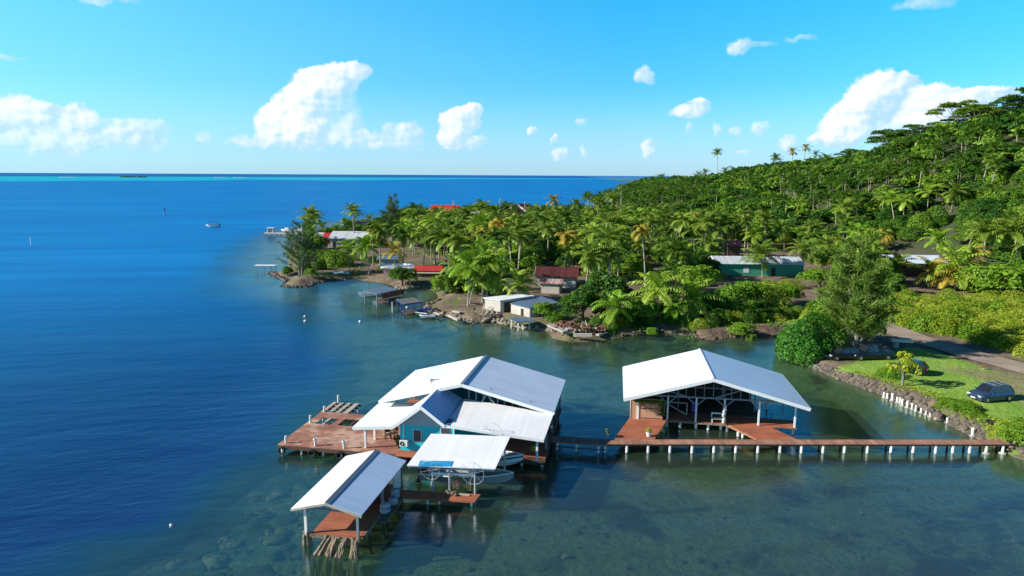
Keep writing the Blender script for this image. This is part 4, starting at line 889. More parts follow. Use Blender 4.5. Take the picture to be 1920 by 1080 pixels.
# post lamp / line on the lawn
# ------------------------------------------------------------------ village buildings
def mkhouse(name,label,cat,quads,wall,wq=None,zb=.85,group=None,wins=()):
    "quads: list of (4 photo corners, 4 heights, material); walls stand under the first"
    w0=[at(a,b,z) for (a,b),z in zip(quads[0][0],quads[0][1])]; cen=np.mean(w0,0)
    h=thing(name,label,cat,(cen[0],cen[1],0)); L=lambda q:(q[0]-cen[0],q[1]-cen[1],q[2])
    for pts,zs,m in quads: part(h,'roof',MB().slab([L(at(a,b,z)) for (a,b),z in zip(pts,zs)],.10),m)
    return h,L,w0,cen
def walls(h,pts,z0,z1s,m,inset=.9,t=.15):
    "four walls under a loop of local points (each wall one box, all one shell)"
    c=np.mean(pts,0); P=[c+(np.array(p)-c)*inset for p in pts]; mb=MB(); n=len(P)
    for i in range(n):
        a,b=P[i],P[(i+1)%n]; d=np.array([b[0]-a[0],b[1]-a[1]]); l=np.linalg.norm(d); nn=np.array([d[1],-d[0]])/l*t/2
        za,zb_=z1s[i],z1s[(i+1)%n]
        v=[(a[0]-nn[0],a[1]-nn[1],z0),(b[0]-nn[0],b[1]-nn[1],z0),(b[0]+nn[0],b[1]+nn[1],z0),(a[0]+nn[0],a[1]+nn[1],z0),(a[0]-nn[0],a[1]-nn[1],za),(b[0]-nn[0],b[1]-nn[1],zb_),(b[0]+nn[0],b[1]+nn[1],zb_),(a[0]+nn[0],a[1]+nn[1],za)]
        mb.add(v,[(0,3,2,1),(4,5,6,7),(0,1,5,4),(1,2,6,5),(2,3,7,6),(3,0,4,7)])
    return part(h,'wall',mb,m)
def opening(h,P,i,f0,f1,z0,z1,m,name='window',inset=.9):
    c=np.mean(P,0); Q=[c+(np.array(p)-c)*inset for p in P]; a,b=Q[i],Q[(i+1)%len(Q)]; d=(b-a)[:2]; l=np.linalg.norm(d); u=d/l
    ctr=(a+(b-a)*(f0+f1)/2); nn=np.array([u[1],-u[0]]); 
    if np.dot(nn,(ctr-c)[:2])<0: nn=-nn
    q=ctr[:2]+nn*.10
    part(h,name,MB().box((q[0],q[1],(z0+z1)/2),(l*(f1-f0),.10,z1-z0),math.atan2(u[1],u[0])),m)
def shedlike(name,label,cat,px,zs,mr,mw,inset=.9,wins=(),zb=.6,group=None):
    h,L,w0,cen=mkhouse(name,label,cat,[(px,zs,mr)],mw,group=group); P=[np.array(L(q)) for q in w0]
    if mw: walls(h,P,zb,[z-.1 for z in zs],mw,inset)
    for w_ in wins: opening(h,P,*w_,inset=inset)
    return h,P
shedlike('shore_shed','flat white-roofed shed with cream walls on the spit','shed',[(905,558),(937,563.5),(1003,554),(968,551)],[3.0,3.0,3.2,3.2],M_roofx,M_wallw,.90,[(1,.1,.9,.9,2.6,M_dark,'opening')])
shedlike('shore_shed','low blue grey roofed shed with cream end wall beside the tree','shed',[(956,568.5),(993,577.5),(1050,567),(1012,554)],[2.6,2.5,2.7,2.8],M_bluegr,M_wallw,.94,[(0,.55,.68,.8,2.1,M_dark,'doorway')])
# shore platform
h,L,w0,cen=mkhouse('shore_platform','small grey platform on thin pale poles at the water edge before the low shed','platform',[([(953,596),(968,604),(1004.5,601),(994,595)],[1.5]*4,M_bluegr)],None)
for a,b in((958,617),(971,622),(980,620),(992,619)):
    q=L(at(a,b,0)); part(h,'post',MB().tube([(q[0],q[1],-1),(q[0]+.1,q[1]+.6,1.42)],.09,6),M_post)
# gabled houses
def gable(name,label,cat,ctr,rz,L,W,ze,zr,mr,mw,mr2=None,ov=.5,zb=.4,group=None,wins=(),porch=None):
    "ridge along local x; ctr on the ground"
    h=thing(name,label,cat,(ctr[0],ctr[1],0),rz,group); a,b=L/2,W/2
    part(h,'roof',MB().slab([(-a,0,zr),(a,0,zr),(a,-b,ze),(-a,-b,ze)],.10),mr); part(h,'roof',MB().slab([(-a,.01,zr),(a,.01,zr),(a,b,ze),(-a,b,ze)],.10),mr2 or mr)
    i,j=a-ov,b-ov; mb=MB(); zt=ze-.05+ov*(zr-ze)/b-.1
    mb.span(-i,i,-j,-j+.15,zb,zt).span(-i,i,j-.15,j,zb,zt)
    for s in(-1,1):
        x0,x1=(s*i-.15,s*i) if s>0 else (s*i,s*i+.15)
        v=[(x0,-j,zb),(x0,j,zb),(x0,j,zt),(x0,0,zr-.15),(x0,-j,zt)]; v+=[(x1,y,z) for _,y,z in v]
        mb.add(v,[(0,1,2,3,4),(9,8,7,6,5)]+[(k,k+5,(k+1)%5+5,(k+1)%5) for k in range(5)])
    part(h,'wall',mb,mw)
    mb=MB().beam((-a-.02,0,zr-.12),(-a-.02,-b,ze-.12),.05,.22).beam((-a-.02,0,zr-.12),(-a-.02,b,ze-.12),.05,.22); part(h,'bargeboard',mb,M_white)
    for (f,z0,z1,w_,m) in wins: part(h,'window' if z0>1.3 else 'doorway',MB().span(f-w_/2,f+w_/2,-j-.05,-j-.003,z0,z1),m)
    return h
def wpx(px,d): return px*d/FP
c=ground_at(1046,537); d=dist(c)
gable('village_house','maroon tin-roofed house with cream walls behind the bushes','house',(c[0],c[1]+2),R_(-8),wpx(82,d),7.5,3.2,4.7,M_maroon,M_wallw)
c=ground_at(1030,549); gable('lean_to_house','rust-striped tin-roofed outbuilding in front of the maroon-roofed house','outbuilding',(c[0]+.5,c[1]+1.0),R_(-14),4.6,4.2,2.9,3.5,M_striped,M_wallw)
c=ground_at(966,545); shed=thing('yellow_wall','short cream yellow wall half hidden by a palm beside the flat white roof','wall',(c[0],c[1],0)); part(shed,'panel',MB().span(-1.6,.3,-.1,.1,.5,3.0),mat('cream_yellow',(.72,.66,.42),.8))
c=ground_at(745,515); d=dist(c); h=gable('beach_shack','open white-roofed shack with pink gable end behind the round mangrove','shack',(c[0],c[1]+1.5),R_(3),wpx(62,d),4.6,2.5,3.3,M_roof,mat('pink_board',(.55,.30,.25),.8))
c=ground_at(800,519); d=dist(c); h=gable('beach_shack','open red-roofed shack next to the white-roofed shack','shack',(c[0]+.3,c[1]+1.4),R_(-2),wpx(55,d),4.8,2.4,3.3,M_red,M_beam)
part(h,'front_rail',MB().span(-3.0,3.0,-2.75,-2.65,1.9,2.2),M_cream)
c=ground_at(655,463); d=dist(c)
gable('ribbed_roof_house','long white house with ribbed pale tin roof on the point','house',(c[0]+.5,c[1]+3),R_(-3),wpx(76,d),10.5,3.6,5.6,M_rooft,M_wallw,wins=[(-4.5,1,2.6,.9,M_dark),(1.5,1,2.6,.9,M_dark),(-7,1.4,2.4,1.2,M_dark),(5.5,.9,2.7,2.6,mat('red_screen',(.35,.05,.04),.8))])
c=ground_at(607,456); d=dist(c)
h=gable('small_house','small house with half grey half red tin roof at the left end of the point','house',(c[0],c[1]+2),R_(2),wpx(34,d),6,2.9,4.3,M_rooft,M_beam)
part(h,'red_roof_sheet',MB().slab([(-.2,-.02,4.33),(wpx(17,d),-.02,4.33),(wpx(17,d),-3,2.93),(-.2,-3,2.93)],.02),M_red)
c=ground_at(668,433); d=dist(c); gable('dark_roof_house','low dark slate-roofed building beyond the ribbed roof','house',(c[0],c[1]+3),0,wpx(44,d),9,3.0,4.8,mat('slate_roof',(.05,.055,.07),.6),M_beam)
c=ground_at(835,412); d=dist(c); gable('red_roof_house','far white house with long red roof above the palms','house',(c[0],c[1]),R_(-4),wpx(53,d),13,5.2,8.2,M_red,M_wallw)
for k,(px,lab) in enumerate(((966,'left of two far red gabled roofs with white bargeboards'),(981,'right of two far red gabled roofs with white bargeboards'))):
    c=ground_at(px,413); d=dist(c); gable('red_gable_house',lab,'house',(c[0],c[1]+k*3),R_(58),11,9.5,6.0,9.0,M_red,M_wallw,group='twin red gabled roofs')
c=ground_at(1000,413); gable('white_roof_house','far low white-roofed building right of the twin red gables','house',(c[0],c[1]+6),0,6.5,8,6.4,7.8,M_roof,M_wallw)
c=ground_at(882,424); d=dist(c); gable('cream_house','cream walled building with pale roof between the far palms','house',(c[0],c[1]+8),R_(-5),wpx(34,d),9,5.8,7.2,M_wallw,M_cream,wins=[(-2,3,4.6,1,M_dark),(2,3,4.6,1,M_dark)])
c=ground_at(778,450); d=dist(c); gable('small_white_house','small pale blue roofed building among palms on the point','house',(c[0]+2,c[1]),R_(-5),wpx(22,d),6,3.3,4.8,M_roofb,M_cream)
c=ground_at(905,437); d=dist(c); gable('blue_roof_shed','small blue grey roof showing among the palm crowns','shed',(c[0],c[1]),R_(-20),wpx(16,d),5,4.3,5.6,M_roofb,M_cream)
c=ground_at(735,515); c=ground_at(720,497); d=dist(c); gable('grey_hut','pale grey boarded hut in the palm shade behind the white-roofed shack','hut',(c[0]+1,c[1]+1),0,wpx(38,d),4.5,2.5,3.1,M_bluegr,mat('pale_blue_board',(.35,.42,.46),.8))
c=ground_at(1425,517); d=dist(c); h=gable('green_house','long green walled house with pale tin roof under palms','house',(c[0],c[1]+4),R_(-2),wpx(166,d),9,3.6,4.9,M_rooft,M_wallg,wins=[(-3,1.6,2.7,1.2,M_white),(3,.9,2.8,.9,M_dark)])
c=ground_at(1722,518); d=dist(c); h=gable('blue_roof_house','long open pavilion with pale blue roof at the foot of the hill','pavilion',(c[0],c[1]+4),R_(-2),wpx(104,d),9,3.9,5.3,M_roofb,M_beam)
h2=part(h,'front_gable_roof',MB().slab([(-4.6,-.5,5.0),(-4.6,-6.5,5.0),(-7.6,-6.5,3.9),(-7.6,-.5,3.9)],.1),M_rooft); part(h,'front_gable_roof',MB().slab([(-4.6,-.5,5.0),(-4.6,-6.5,5.0),(-1.6,-6.5,3.9),(-1.6,-.5,3.9)],.1),M_roofb)
c=ground_at(1650,515); gable('grey_roof_hut','small blue grey roof showing through leaves beside the casuarina','hut',(c[0],c[1]+5),0,3.5,5,4.2,5.2,M_roofb,M_beam)
c=ground_at(1390,487); d=dist(c); gable('red_hut','small red-roofed hut behind the green house','hut',(c[0],c[1]+8),0,wpx(29,d),4,4.3,5.4,mat('faded_red_roof',(.45,.10,.10),.6),M_beam)
c=ground_at(1480,487); part(thing('unfinished_house','bare brown timber house skeleton under palms behind the green house','house',(c[0],c[1]+4,0)),'timber_frame',MB().beam((-4,0,0),(-4,0,5),.2).beam((0,0,0),(0,0,5),.2).beam((4,0,0),(4,0,5),.2).beam((-4,0,4.8),(4,0,4.8),.2).beam((-4,0,3),(4,0,3),.15).beam((-4,0,1.6),(4,0,1.6),.15),mat('brown_timber',(.30,.18,.10),.8))

# boathouse in the cove
qs=[(681,544.5),(706,551.5),(747,542.5),(722.5,536.5)]; h,L,w0,cen=mkhouse('cove_boathouse','blue grey flat-roofed boathouse with brown side over the cove','boathouse',[(qs,[2.5]*4,M_bluegr)],None)
P=[np.array(L(q)) for q in w0]; e=P[2]-P[1]; a_=P[1]+e*.25; b_=P[1]+e*1.25; mb=MB().beam((a_[0],a_[1]-.3,1.95),(b_[0],b_[1]-.3,1.95),.12,.9); part(h,'side_board',mb,M_rust)
mb=MB().prism([tuple(a_[:2]),tuple(b_[:2]),tuple((b_+(P[0]-P[1])*.55)[:2]),tuple((a_+(P[0]-P[1])*.55)[:2])],.55,.68); part(h,'floor',mb,M_beam)
for q in(P[0]*.92,P[1]*.95,P[1]+e*.5,P[2]*.95,P[3]*.92,b_): part(h,'post',MB().tube([(q[0],q[1],-1),(q[0],q[1],2.42)],.09,6),M_grey)
rz=math.atan2(e[1],e[0])
p=at(692,558,0); boat('motor_boat','white cabin boat moored under the left end of the cove boathouse',(p[0],p[1]+.6,0),rz+math.pi-.5,4.4,1.7,.85,M_boatw,M_boatw,None,None,1,1)
mb=MB().box((0,0,1.2),(1.1,1.2,.55)); single('boat_cabin',mb,M_boatw,'white boxy windscreen cabin lying on the boathouse float','cabin',None,(p[0]+1.2,p[1]+1.1,0),rz)
p=at(718,564,0); boat('motor_boat','small white skiff tied at the corner of the cove boathouse',(p[0],p[1]+.4,0),rz+math.pi,2.9,1.2,.5,M_boatw,M_boati,None,None,1,1)
# blue frame
qs=[(743,562.5),(757,571),(791,566.5),(777,559.5)]; zt=2.15; P=[at(a,b,zt) for a,b in qs]; cen=np.mean(P,0); h=thing('frame_shelter','blue painted pole shelter with bleached rafters standing in the cove','shelter',(cen[0],cen[1],0)); P=[p-np.array([cen[0],cen[1],0]) for p in P]
mb=MB()
for i in range(4): mb.beam(P[i],P[(i+1)%4],.16,.2)
part(h,'frame',mb,M_navy)
mb=MB()
for k in range(9): f=k/8; a_=P[0]+(P[1]-P[0])*f; b_=P[3]+(P[2]-P[3])*f; mb.beam(a_+[0,0,.12],b_+[0,0,.12],.14,.05)
part(h,'rafters',mb,M_greyd)
for p in P+[(P[0]+P[1])/2,(P[2]+P[1])/2]: part(h,'post',MB().tube([(p[0]*.92,p[1]*.92,-1),(p[0]*.92,p[1]*.92,zt)],.09,6),M_navy)
part(h,'platform',MB().prism([tuple((p*1.0)[:2]*np.array([.8,.8])+np.array([.3,-.2])) for p in P],.35,.5),M_beam)
part(h,'outer_post',MB().tube([(P[0][0]-.6,P[0][1]-.6,-1),(P[0][0]-.6,P[0][1]-.6,1.9)],.07,6),M_post)
p=at(801,598,0); boat('rowing_skiff','small grey skiff with white prow tied below the pole shelter',(p[0],p[1]+.3,0),R_(180),2.6,1.1,.5,M_boatg,M_boati,None,None,0,2)
p=at(790,587,.7); single('gangplank',MB().beam((-1.1,.5,.75),(1.0,-.5,.72),.35,.06),M_boatw,'white gangplank between the pole shelter and the spit','plank',None,(p[0],p[1],0))
single('moored_punt',MB().box((0,0,.25),(2.6,.9,.5),R_(-12)).box((.2,0,.52),(1.8,.6,.06),R_(-12)),M_navy,'dark low punt loaded with gear at the tip of the spit','punt',None,at(800,585,0))
p=at(640,517,.4); upturned('white upturned boat lying on the dark sand of the point','' or (p[0],p[1]+.5,.5),R_(-3),3.9,1.5,.6,M_boatw)
# left platform
p=at(500,510,0); h=thing('fishing_platform','thin pale fishing platform on poles off the point','platform',(p[0],p[1],0)); part(h,'top',MB().span(-2.6,2.2,-.9,.9,1.55,1.66),M_roofx)
for x in(-2.3,-.8,1.0,2.0):
    for y in(-.7,.7): part(h,'post',MB().tube([(x,y,-1),(x,y,1.55)],.07,6),M_grey)
# pier
a_=at(499,440,0); b_=at(600,443,0); h=thing('long_pier','long dark concrete pier off the point seen beyond the casuarina','pier',(a_[0],a_[1],0)); dd_=b_-a_; part(h,'deck',MB().beam((0,0,.75),(dd_[0],dd_[1],.75),2.2,.35),M_conc)
for k in range(12): q=dd_*k/11; part(h,'pile',MB().tube([(q[0],q[1]-.9,-1.5),(q[0],q[1]-.9,.6)],.2,6),M_conc)
h=thing('pier_hut','small white hut at the outer end of the long pier','hut',(a_[0]+1.8,a_[1]+.4,.9)); part(h,'wall',MB().span(-1.1,-.9,-1,1,0,1.6).span(.9,1.1,-1,1,0,1.6).span(-.9,.9,.9,1,0,1.6),M_white); part(h,'roof',MB().span(-1.3,1.3,-1.2,1.2,1.6,1.75),M_white)
for px,l in((532,'white boat moored behind the middle of the long pier'),(562,'white boat moored behind the landward part of the long pier')):
    p=at(px,436.5,0); b=boat('motor_boat',l,(p[0],p[1]+4,0),R_(170),5,1.9,.9,M_boatw,M_boati,None,None,1,1); part(b,'cabin',MB().span(-.9,.8,-.7,.7,.8,1.7),M_boatw)
# boat on the lagoon
p=at(399,426,0); b=boat('lagoon_boat','white open boat with dark canopy alone on the lagoon','boat' and (p[0],p[1],0),R_(188),5.6,2.0,1.0,M_boatw,M_boati,None,M_navy,1,2)
part(b,'canopy',MB().span(-2.2,1.3,-.95,.95,2.35,2.5),M_navy)
for x in(-2.1,1.2):
    for y in(-.85,.85): part(b,'canopy_pole',MB().tube([(x,y,.9),(x,y,2.35)],.05,5),M_navy)
# markers and buoys
for (px,py,h_,l) in((309.5,403,3.3,'dark channel marker pole with a topmark out on the lagoon'),(58.5,461,2.6,'thin pale channel marker pole at the far left of the lagoon')):
    p=at(px,py,0); h=thing('channel_marker',l,'channel marker',p); part(h,'pole',MB().tube([(0,0,-1),(0,0,h_)],.16,7),M_navy if px>100 else M_post); part(h,'topmark',MB().box((0,0,h_),(.7,.7,.6)) if px>100 else MB().tube([(0,0,h_-.3),(0,0,h_)],.25,7),M_navy if px>100 else M_post)
    if px>100: part(h,'base',MB().tube([(0,0,-.4),(0,0,.5)],[.7,.4],8),M_navy)
def buoy(px,py,r,l,m): 
    p=at(px,py,0); h=thing('mooring_buoy',l,'buoy',p,0,'mooring buoys in the cove mouth'); part(h,'float',MB().rock((0,0,r*.35),r,1,.9,2),m,smooth=True); part(h,'ring',MB().torus((0,0,r*1.15),r*.25,r*.07,(0,1,0),10,4),M_grey)
buoy(571.5,594,.2,'white buoy, the farther of two floating close together',M_boatw); buoy(572,603,.24,'white and blue buoy, the nearer of two floating close together',M_boatw); buoy(675,604,.24,'white buoy floating alone in front of the cove boathouse',M_boatw); buoy(321,986,.12,'small white buoy alone on the dark water at lower left',M_boatw)
buoy(763,577,.22,'white buoy beside the blue pole shelter',M_boatw)
# masts
for px,y0,y1,l in((850.7,410,374,'thin lattice aerial mast right of the long red roof'),(937.4,415,371,'pale aerial mast between the far palms'),(984,413,377,'short aerial mast beside the twin red gables')):
    c=ground_at(px,y0); d=dist(c); hh=(y0-y1)*d/FP; h=thing('aerial_mast',l,'mast',(c[0],c[1],c[2]-.3),0,'aerial masts'); part(h,'pole',MB().tube([(0,0,0),(0,0,hh)],.22,5),M_pole); part(h,'antenna',MB().beam((-1.2,0,hh*.9),(1.2,0,hh*.9),.15).beam((-.8,0,hh*.75),(.8,0,hh*.75),.15),M_pole)
# utility line
c1=ground_at(1925,560); c2=ground_at(1808,542); h=thing('utility_line','thin overhead wires sagging across the green thicket','wires',(c1[0],c1[1],0))
pz2=ground_at(1790,530); mb=MB()
for dz_ in(0,.5,1.0):
    A_=np.array([6,0,6.3+dz_]); B_=np.array([pz2[0]-c1[0],pz2[1]-c1[1],7.0+dz_]); mb.tube([A_+(B_-A_)*f-np.array([0,0,1.3*4*f*(1-f)]) for f in np.linspace(0,1,12)],.022,4)
part(h,'wire',mb,M_grey); part(h,'pole',MB().tube([(B_[0],B_[1],0),(B_[0],B_[1],8.6)],.14,7),M_post); 

# ruin
R4=thing('stone_ruin','collapsed stone and concrete landing with debris at the water edge','ruined landing',(at(1080,628,0)[0],at(1080,628,0)[1],0)); o=at(1080,628,0); Lc=lambda a,b,z:tuple(at(a,b,z)-np.array([o[0],o[1],0]))
mb=MB(); rnd=random.Random(31)
A=[Lc(1028,622,0),Lc(1069,638,0),Lc(1139,629,0),Lc(1150,622,0)]
for i in range(3):
    for k in range(60):
        f=rnd.random(); z=rnd.uniform(-.1,1.25); mb.rock((A[i][0]+(A[i+1][0]-A[i][0])*f,A[i][1]+(A[i+1][1]-A[i][1])*f+rnd.uniform(0,.4)+.3,z),rnd.uniform(.18,.34),k+i*80,.8)
part(R4,'rubble_wall',mb,M_coral)
part(R4,'fallen_slab',MB().beam(Lc(1030,609,1.6),Lc(1060,622,1.2),1.0,.18).box(Lc(1066,624,.7),(.9,.9,1.35),.3).beam(Lc(1075,628,.9),Lc(1110,628,1.0),.5,.4).beam(Lc(1120,628,.7),Lc(1150,622,.3),.5,.25),M_conc)
mb=MB()
for k in range(150): q=Lc(rnd.uniform(1040,1135),rnd.uniform(606,622),1.0); mb.rock((q[0],q[1],rnd.uniform(.7,1.5)),rnd.uniform(.15,.38),k+400,.7)
q=Lc(1088,614,.8); mb.rock((q[0],q[1],.75),2.6,9,.12,2)
part(R4,'debris',mb,M_rust)
mb=MB()
for k in range(30): q=Lc(rnd.uniform(1090,1138),rnd.uniform(604,616),1.2); mb.beam((q[0],q[1],.9),(q[0]+rnd.uniform(-1.3,1.3),q[1]+rnd.uniform(-.8,.8),rnd.uniform(.9,2.0)),.1)
part(R4,'broken_timber',mb,M_greyd)
# shoreline rubble
def bank(name,label,line,per,r0,r1,m,spread,zt,seed,kind=None):
    rnd=random.Random(seed); P=[at(a,b,0) for a,b in line]; mb=MB(); k=0
    for i in range(len(P)-1):
        L=np.linalg.norm(P[i+1]-P[i])
        for _ in range(int(L*per)):
            q=P[i]+(P[i+1]-P[i])*rnd.random(); mb.rock((q[0]+rnd.uniform(-spread,spread)*.6,q[1]+rnd.uniform(-.2,spread),rnd.uniform(0,zt)),rnd.uniform(r0,r1),k,.7); k+=1
    mb.tube([(p[0],p[1]+.25,-.02) for p in P],.22,6)
    return single(name,mb,m,label,'rubble bank')
bank('rubble_bank','pale coral rubble edging around the sandy spit with the sheds',[(797,577),(808,588),(839,593),(868,606),(888,607),(919,602),(935,606),(960,611),(983,617),(1025,620)],6,.12,.42,M_coral,.9,.5,41)
bank('rubble_bank','dark stones along the inlet side of the spit',[(797,577),(822,565),(850,557),(880,548)],5,.15,.4,M_rock,.7,.4,42)
bank('rubble_bank','dark stone line below the shrubs on the muddy shore',[(1130,628),(1165,631),(1200,626),(1240,622),(1290,630),(1320,637),(1370,633),(1400,630),(1440,631),(1485,627)],8,.10,.30,M_rock,.8,.35,43)
bank('rubble_bank','weedy dark reef stones at the tip of the point',[(532,536),(545,539),(571,539),(590,532),(622,526),(660,523)],5,.15,.45,M_rock,1.2,.35,44)
bank('rubble_bank','pale root and stone edge under the round mangrove by the shacks',[(743,541),(754,544),(770,543),(785,540)],9,.12,.35,M_coral,.8,.5,45)
bank('rubble_bank','grey rubble heap on the grassy shore behind the small mangrove bush',[(1430,612),(1450,606),(1475,604),(1495,600)],16,.15,.4,M_coral,2.2,.9,46)
bank('rubble_bank','scattered dark reef stones in the water left of the point',[(508,512),(520,520),(535,528)],5,.15,.4,M_rock,1.5,.2,47)
mb=MB(); rnd=random.Random(50)
for k in range(70): q=at(rnd.uniform(905,935),rnd.uniform(572,590),1.); mb.rock((q[0],q[1],rnd.uniform(.6,1.2)),rnd.uniform(.15,.4),k,.7)
for k in range(12): q=at(rnd.uniform(903,930),rnd.uniform(575,592),1.); mb.beam((q[0],q[1],.9),(q[0]+rnd.uniform(-1,1.5),q[1]+rnd.uniform(-1,1),rnd.uniform(.9,1.8)),.12)
single('rubbish_heap',mb,M_coral,'heap of pale debris and planks against the flat white-roofed shed','debris heap')
mb=MB().beam(at(842,591,.8),at(860,600,.7),.6,.25).beam(at(850,583,.9),at(864,586,.9),.7,.2).beam(at(815,586,.6),at(826,590,.6),.5,.2)
single('concrete_slabs',mb,M_conc,'broken concrete slabs lying on the sandy spit','slabs')
# submerged coral heads
rnd=random.Random(77)
for k,(px,py,r,l) in enumerate(((495,925,1.0,'pale coral head under the water left of the small boathouse'),(480,965,.8,'dark coral head under water nearest the small white buoy'),(530,1000,1.3,'broad dark coral patch under water beside the crusted piles'),(545,1030,1.2,'dark coral patch nearest the bottom edge left of the crusted piles'),(370,1045,1.4,'coral head in the reef edge at the lower left'),(270,1060,1.6,'long coral slab at the bottom left edge of the reef'),(430,1010,1.0,'coral head on the reef edge below the small buoy'),(1604,1000,.32,'small round coral lump in the grey shallows at lower right'),(1895,1008,.45,'small rock in the shallows at the far right edge'),(1880,945,.4,'low dark reef lump near the right edge before the boardwalk'),(1050,1035,.4,'dark weed lump under water at bottom centre'),(1160,975,.3,'small weed lump under water right of the house shadow'))):
    q=at(px,py,-.9); mb=MB()
    for j in range(9): mb.rock((rnd.uniform(-r,r),rnd.uniform(-r,r)*.45,rnd.uniform(-.2,.1)),r*rnd.uniform(.2,.5),k*20+j,.45,2)
    single('coral_head',mb,M_coral if k%2==0 else M_rock,l,'coral','coral heads in the shallows',(q[0],q[1],float(ztop(q[0],q[1])[0])+.15))
M_coralw=mat('drowned_coral',(.11,.12,.08),.95,0,.5,.9,bump=.1,bscale=3)
rnd=random.Random(88); mb=MB(); ed=[at(a,b,0) for a,b in((120,1085),(220,1065),(320,1035),(400,990),(470,930),(500,870),(540,850))]
for k in range(70):
    i=rnd.randrange(len(ed)-1); q=ed[i]+(ed[i+1]-ed[i])*rnd.random()+np.array([rnd.gauss(1.2,1.6),rnd.gauss(-.2,1.2),0]); z=float(ztop(q[0],q[1])[0]); mb.rock((q[0],q[1],max(z,-2.6)-.05),rnd.uniform(.4,1.5),k,.25,2)
single('reef_edge',mb,M_coralw,'pale and dark coral slabs under the water along the drop-off at the lower left','reef',kind='stuff')
rnd=random.Random(89); mb=MB()
for k in range(90):
    q=at(rnd.uniform(560,1900),rnd.uniform(880,1075),0) if k%3 else at(rnd.uniform(420,620),rnd.uniform(900,1070),0); z=float(ztop(q[0],q[1])[0]); mb.rock((q[0],q[1],z+.04),rnd.uniform(.08,.34),k,.5,1)
single('weed_lumps',mb,M_rock,'scattered dark weed lumps on the shallow sandy bottom','weed',kind='stuff')
# far islet, breakers
p=at(250,332.6,0); mb=MB()
for k in range(14): mb.rock((-65+k*10+rnd.uniform(-4,4),0,2),rnd.uniform(7,11),k,.6)
single('far_islet',mb,L_dark,'tiny dark wooded islet on the horizon reef','islet',None,(p[0],p[1],0))
mb=MB()
for (x0,x1,py) in((115,143,333.0),(404,425,332.9),(440,466,333.1)):
    a_=at(x0,py,0); b_=at(x1,py,0); n=16
    for k in range(n): q=a_+(b_-a_)*k/n; mb.rock((q[0],q[1],0),9,k,.25)
single('reef_breakers',mb,M_boatw,'thin white line of surf breaking on the outer reef','surf',kind='stuff')
# ------------------------------------------------------------------ plants
def palm_crown(seed,nf=22,L=3.6,st=11,wid=.27,droop=1.0,gap=True):
    rg=np.random.default_rng(seed); V=[];
    for i in range(nf):
        az_=i*2.399+rg.normal()*.2; f=i/(nf-1); e=math.radians(84-f**1.15*112+rg.normal()*8); Lf=L*(.78+.3*math.sin(math.pi*min(1,f*1.1)))*rg.uniform(.9,1.08)
        n=st; p=np.zeros(3); pts=[];dirs=[]; ee=e; step=Lf/n; h=np.array([math.cos(az_),math.sin(az_),0])
        for k in range(n+1):
            d=h*math.cos(ee)+np.array([0,0,math.sin(ee)]); pts.append(p.copy()); dirs.append(d); p=p+d*step; ee-=droop*(1.35 if e>0 else .8)/n*(.5+1.2*k/n)
        side=np.array([-math.sin(az_),math.cos(az_),0]); tw=rg.normal()*.35
        for k in range(n):
            a,b=pts[k],pts[k+1]; w0=.05; V.append([a-side*w0*(1-k/n+.2),a+side*w0*(1-k/n+.2),b+side*w0*(1-k/n),b-side*w0*(1-k/n)])
        for k in range(1,n+1):
            t=k/n; ln=L*.29*(math.sin(math.pi*min(1,.18+t*.80))**.6)*rg.uniform(.85,1.1); up=np.cross(dirs[k],side)
            up=up if up[2]>0 else -up
            for s in(-1,1):
                dr=side*s*math.cos(tw*s)+up*(.25-.2*t)+dirs[k]*.55; dr/=np.linalg.norm(dr)
                tip=pts[k]+dr*ln*.55; tip2=tip+(dr*.75+np.array([0,0,-.75+rg.normal()*.12]))*ln*.5
                wv=dirs[k]*wid*.5
                V.append([pts[k]-wv*.8,pts[k]+wv*.8,tip+wv,tip-wv]); V.append([tip-wv,tip+wv,tip2+wv*.2,tip2-wv*.2])
    V=np.array(V).reshape(-1,3); return V,np.arange(len(V)).reshape(-1,4)
def ptrunk(h,lean=.0,seed=0,r=.17):
    rnd=random.Random(seed); a=rnd.uniform(0,6.28); pts=[]
    for k in range(9): t=k/8; q=lean*h*(t**1.4); pts.append((q*math.cos(a)-lean*h*math.cos(a),q*math.sin(a)-lean*h*math.sin(a),h*t))
    return MB().tube(pts,[r*(1.5-.3*k) if k<2 else r*(1.0-.35*k/8) for k in range(9)],7)
crowns={}
for nm,m_,kw in(('a',L_palm,dict(seed=1)),('b',L_palm,dict(seed=2,nf=18,droop=1.3)),('c',L_palm,dict(seed=3,nf=25,L=3.9,droop=.85)),('y',L_palmy,dict(seed=4,nf=15,droop=1.9,L=3.2)),('g',L_palmb,dict(seed=5,nf=20,L=3.9,droop=.9)),('h',L_palmb,dict(seed=6,nf=17,L=3.6,droop=1.15)),('t',L_palmb,dict(seed=7,nf=16,L=4.0,droop=1.0)),('z',L_palmy,dict(seed=9,nf=14,L=3.8,droop=1.0))):
    V,F=palm_crown(**kw); crowns[nm]=npmesh('palm_crown',V,F,m_)
trunks=[ptrunk(8,l,s).mesh('palm_trunk',M_trunkP) for s,l in((1,.0),(2,.12),(3,.22),(4,.05))]
nutsmb=MB(); rnd=random.Random(8)
for k in range(8): a=k*.8; nutsmb.rock((.28*math.cos(a),.28*math.sin(a),-.25+rnd.uniform(-.1,.1)),.14,k,1,1)
nuts=nutsmb.mesh('coconuts',mat('green_coconuts',(.25,.22,.05),.5))
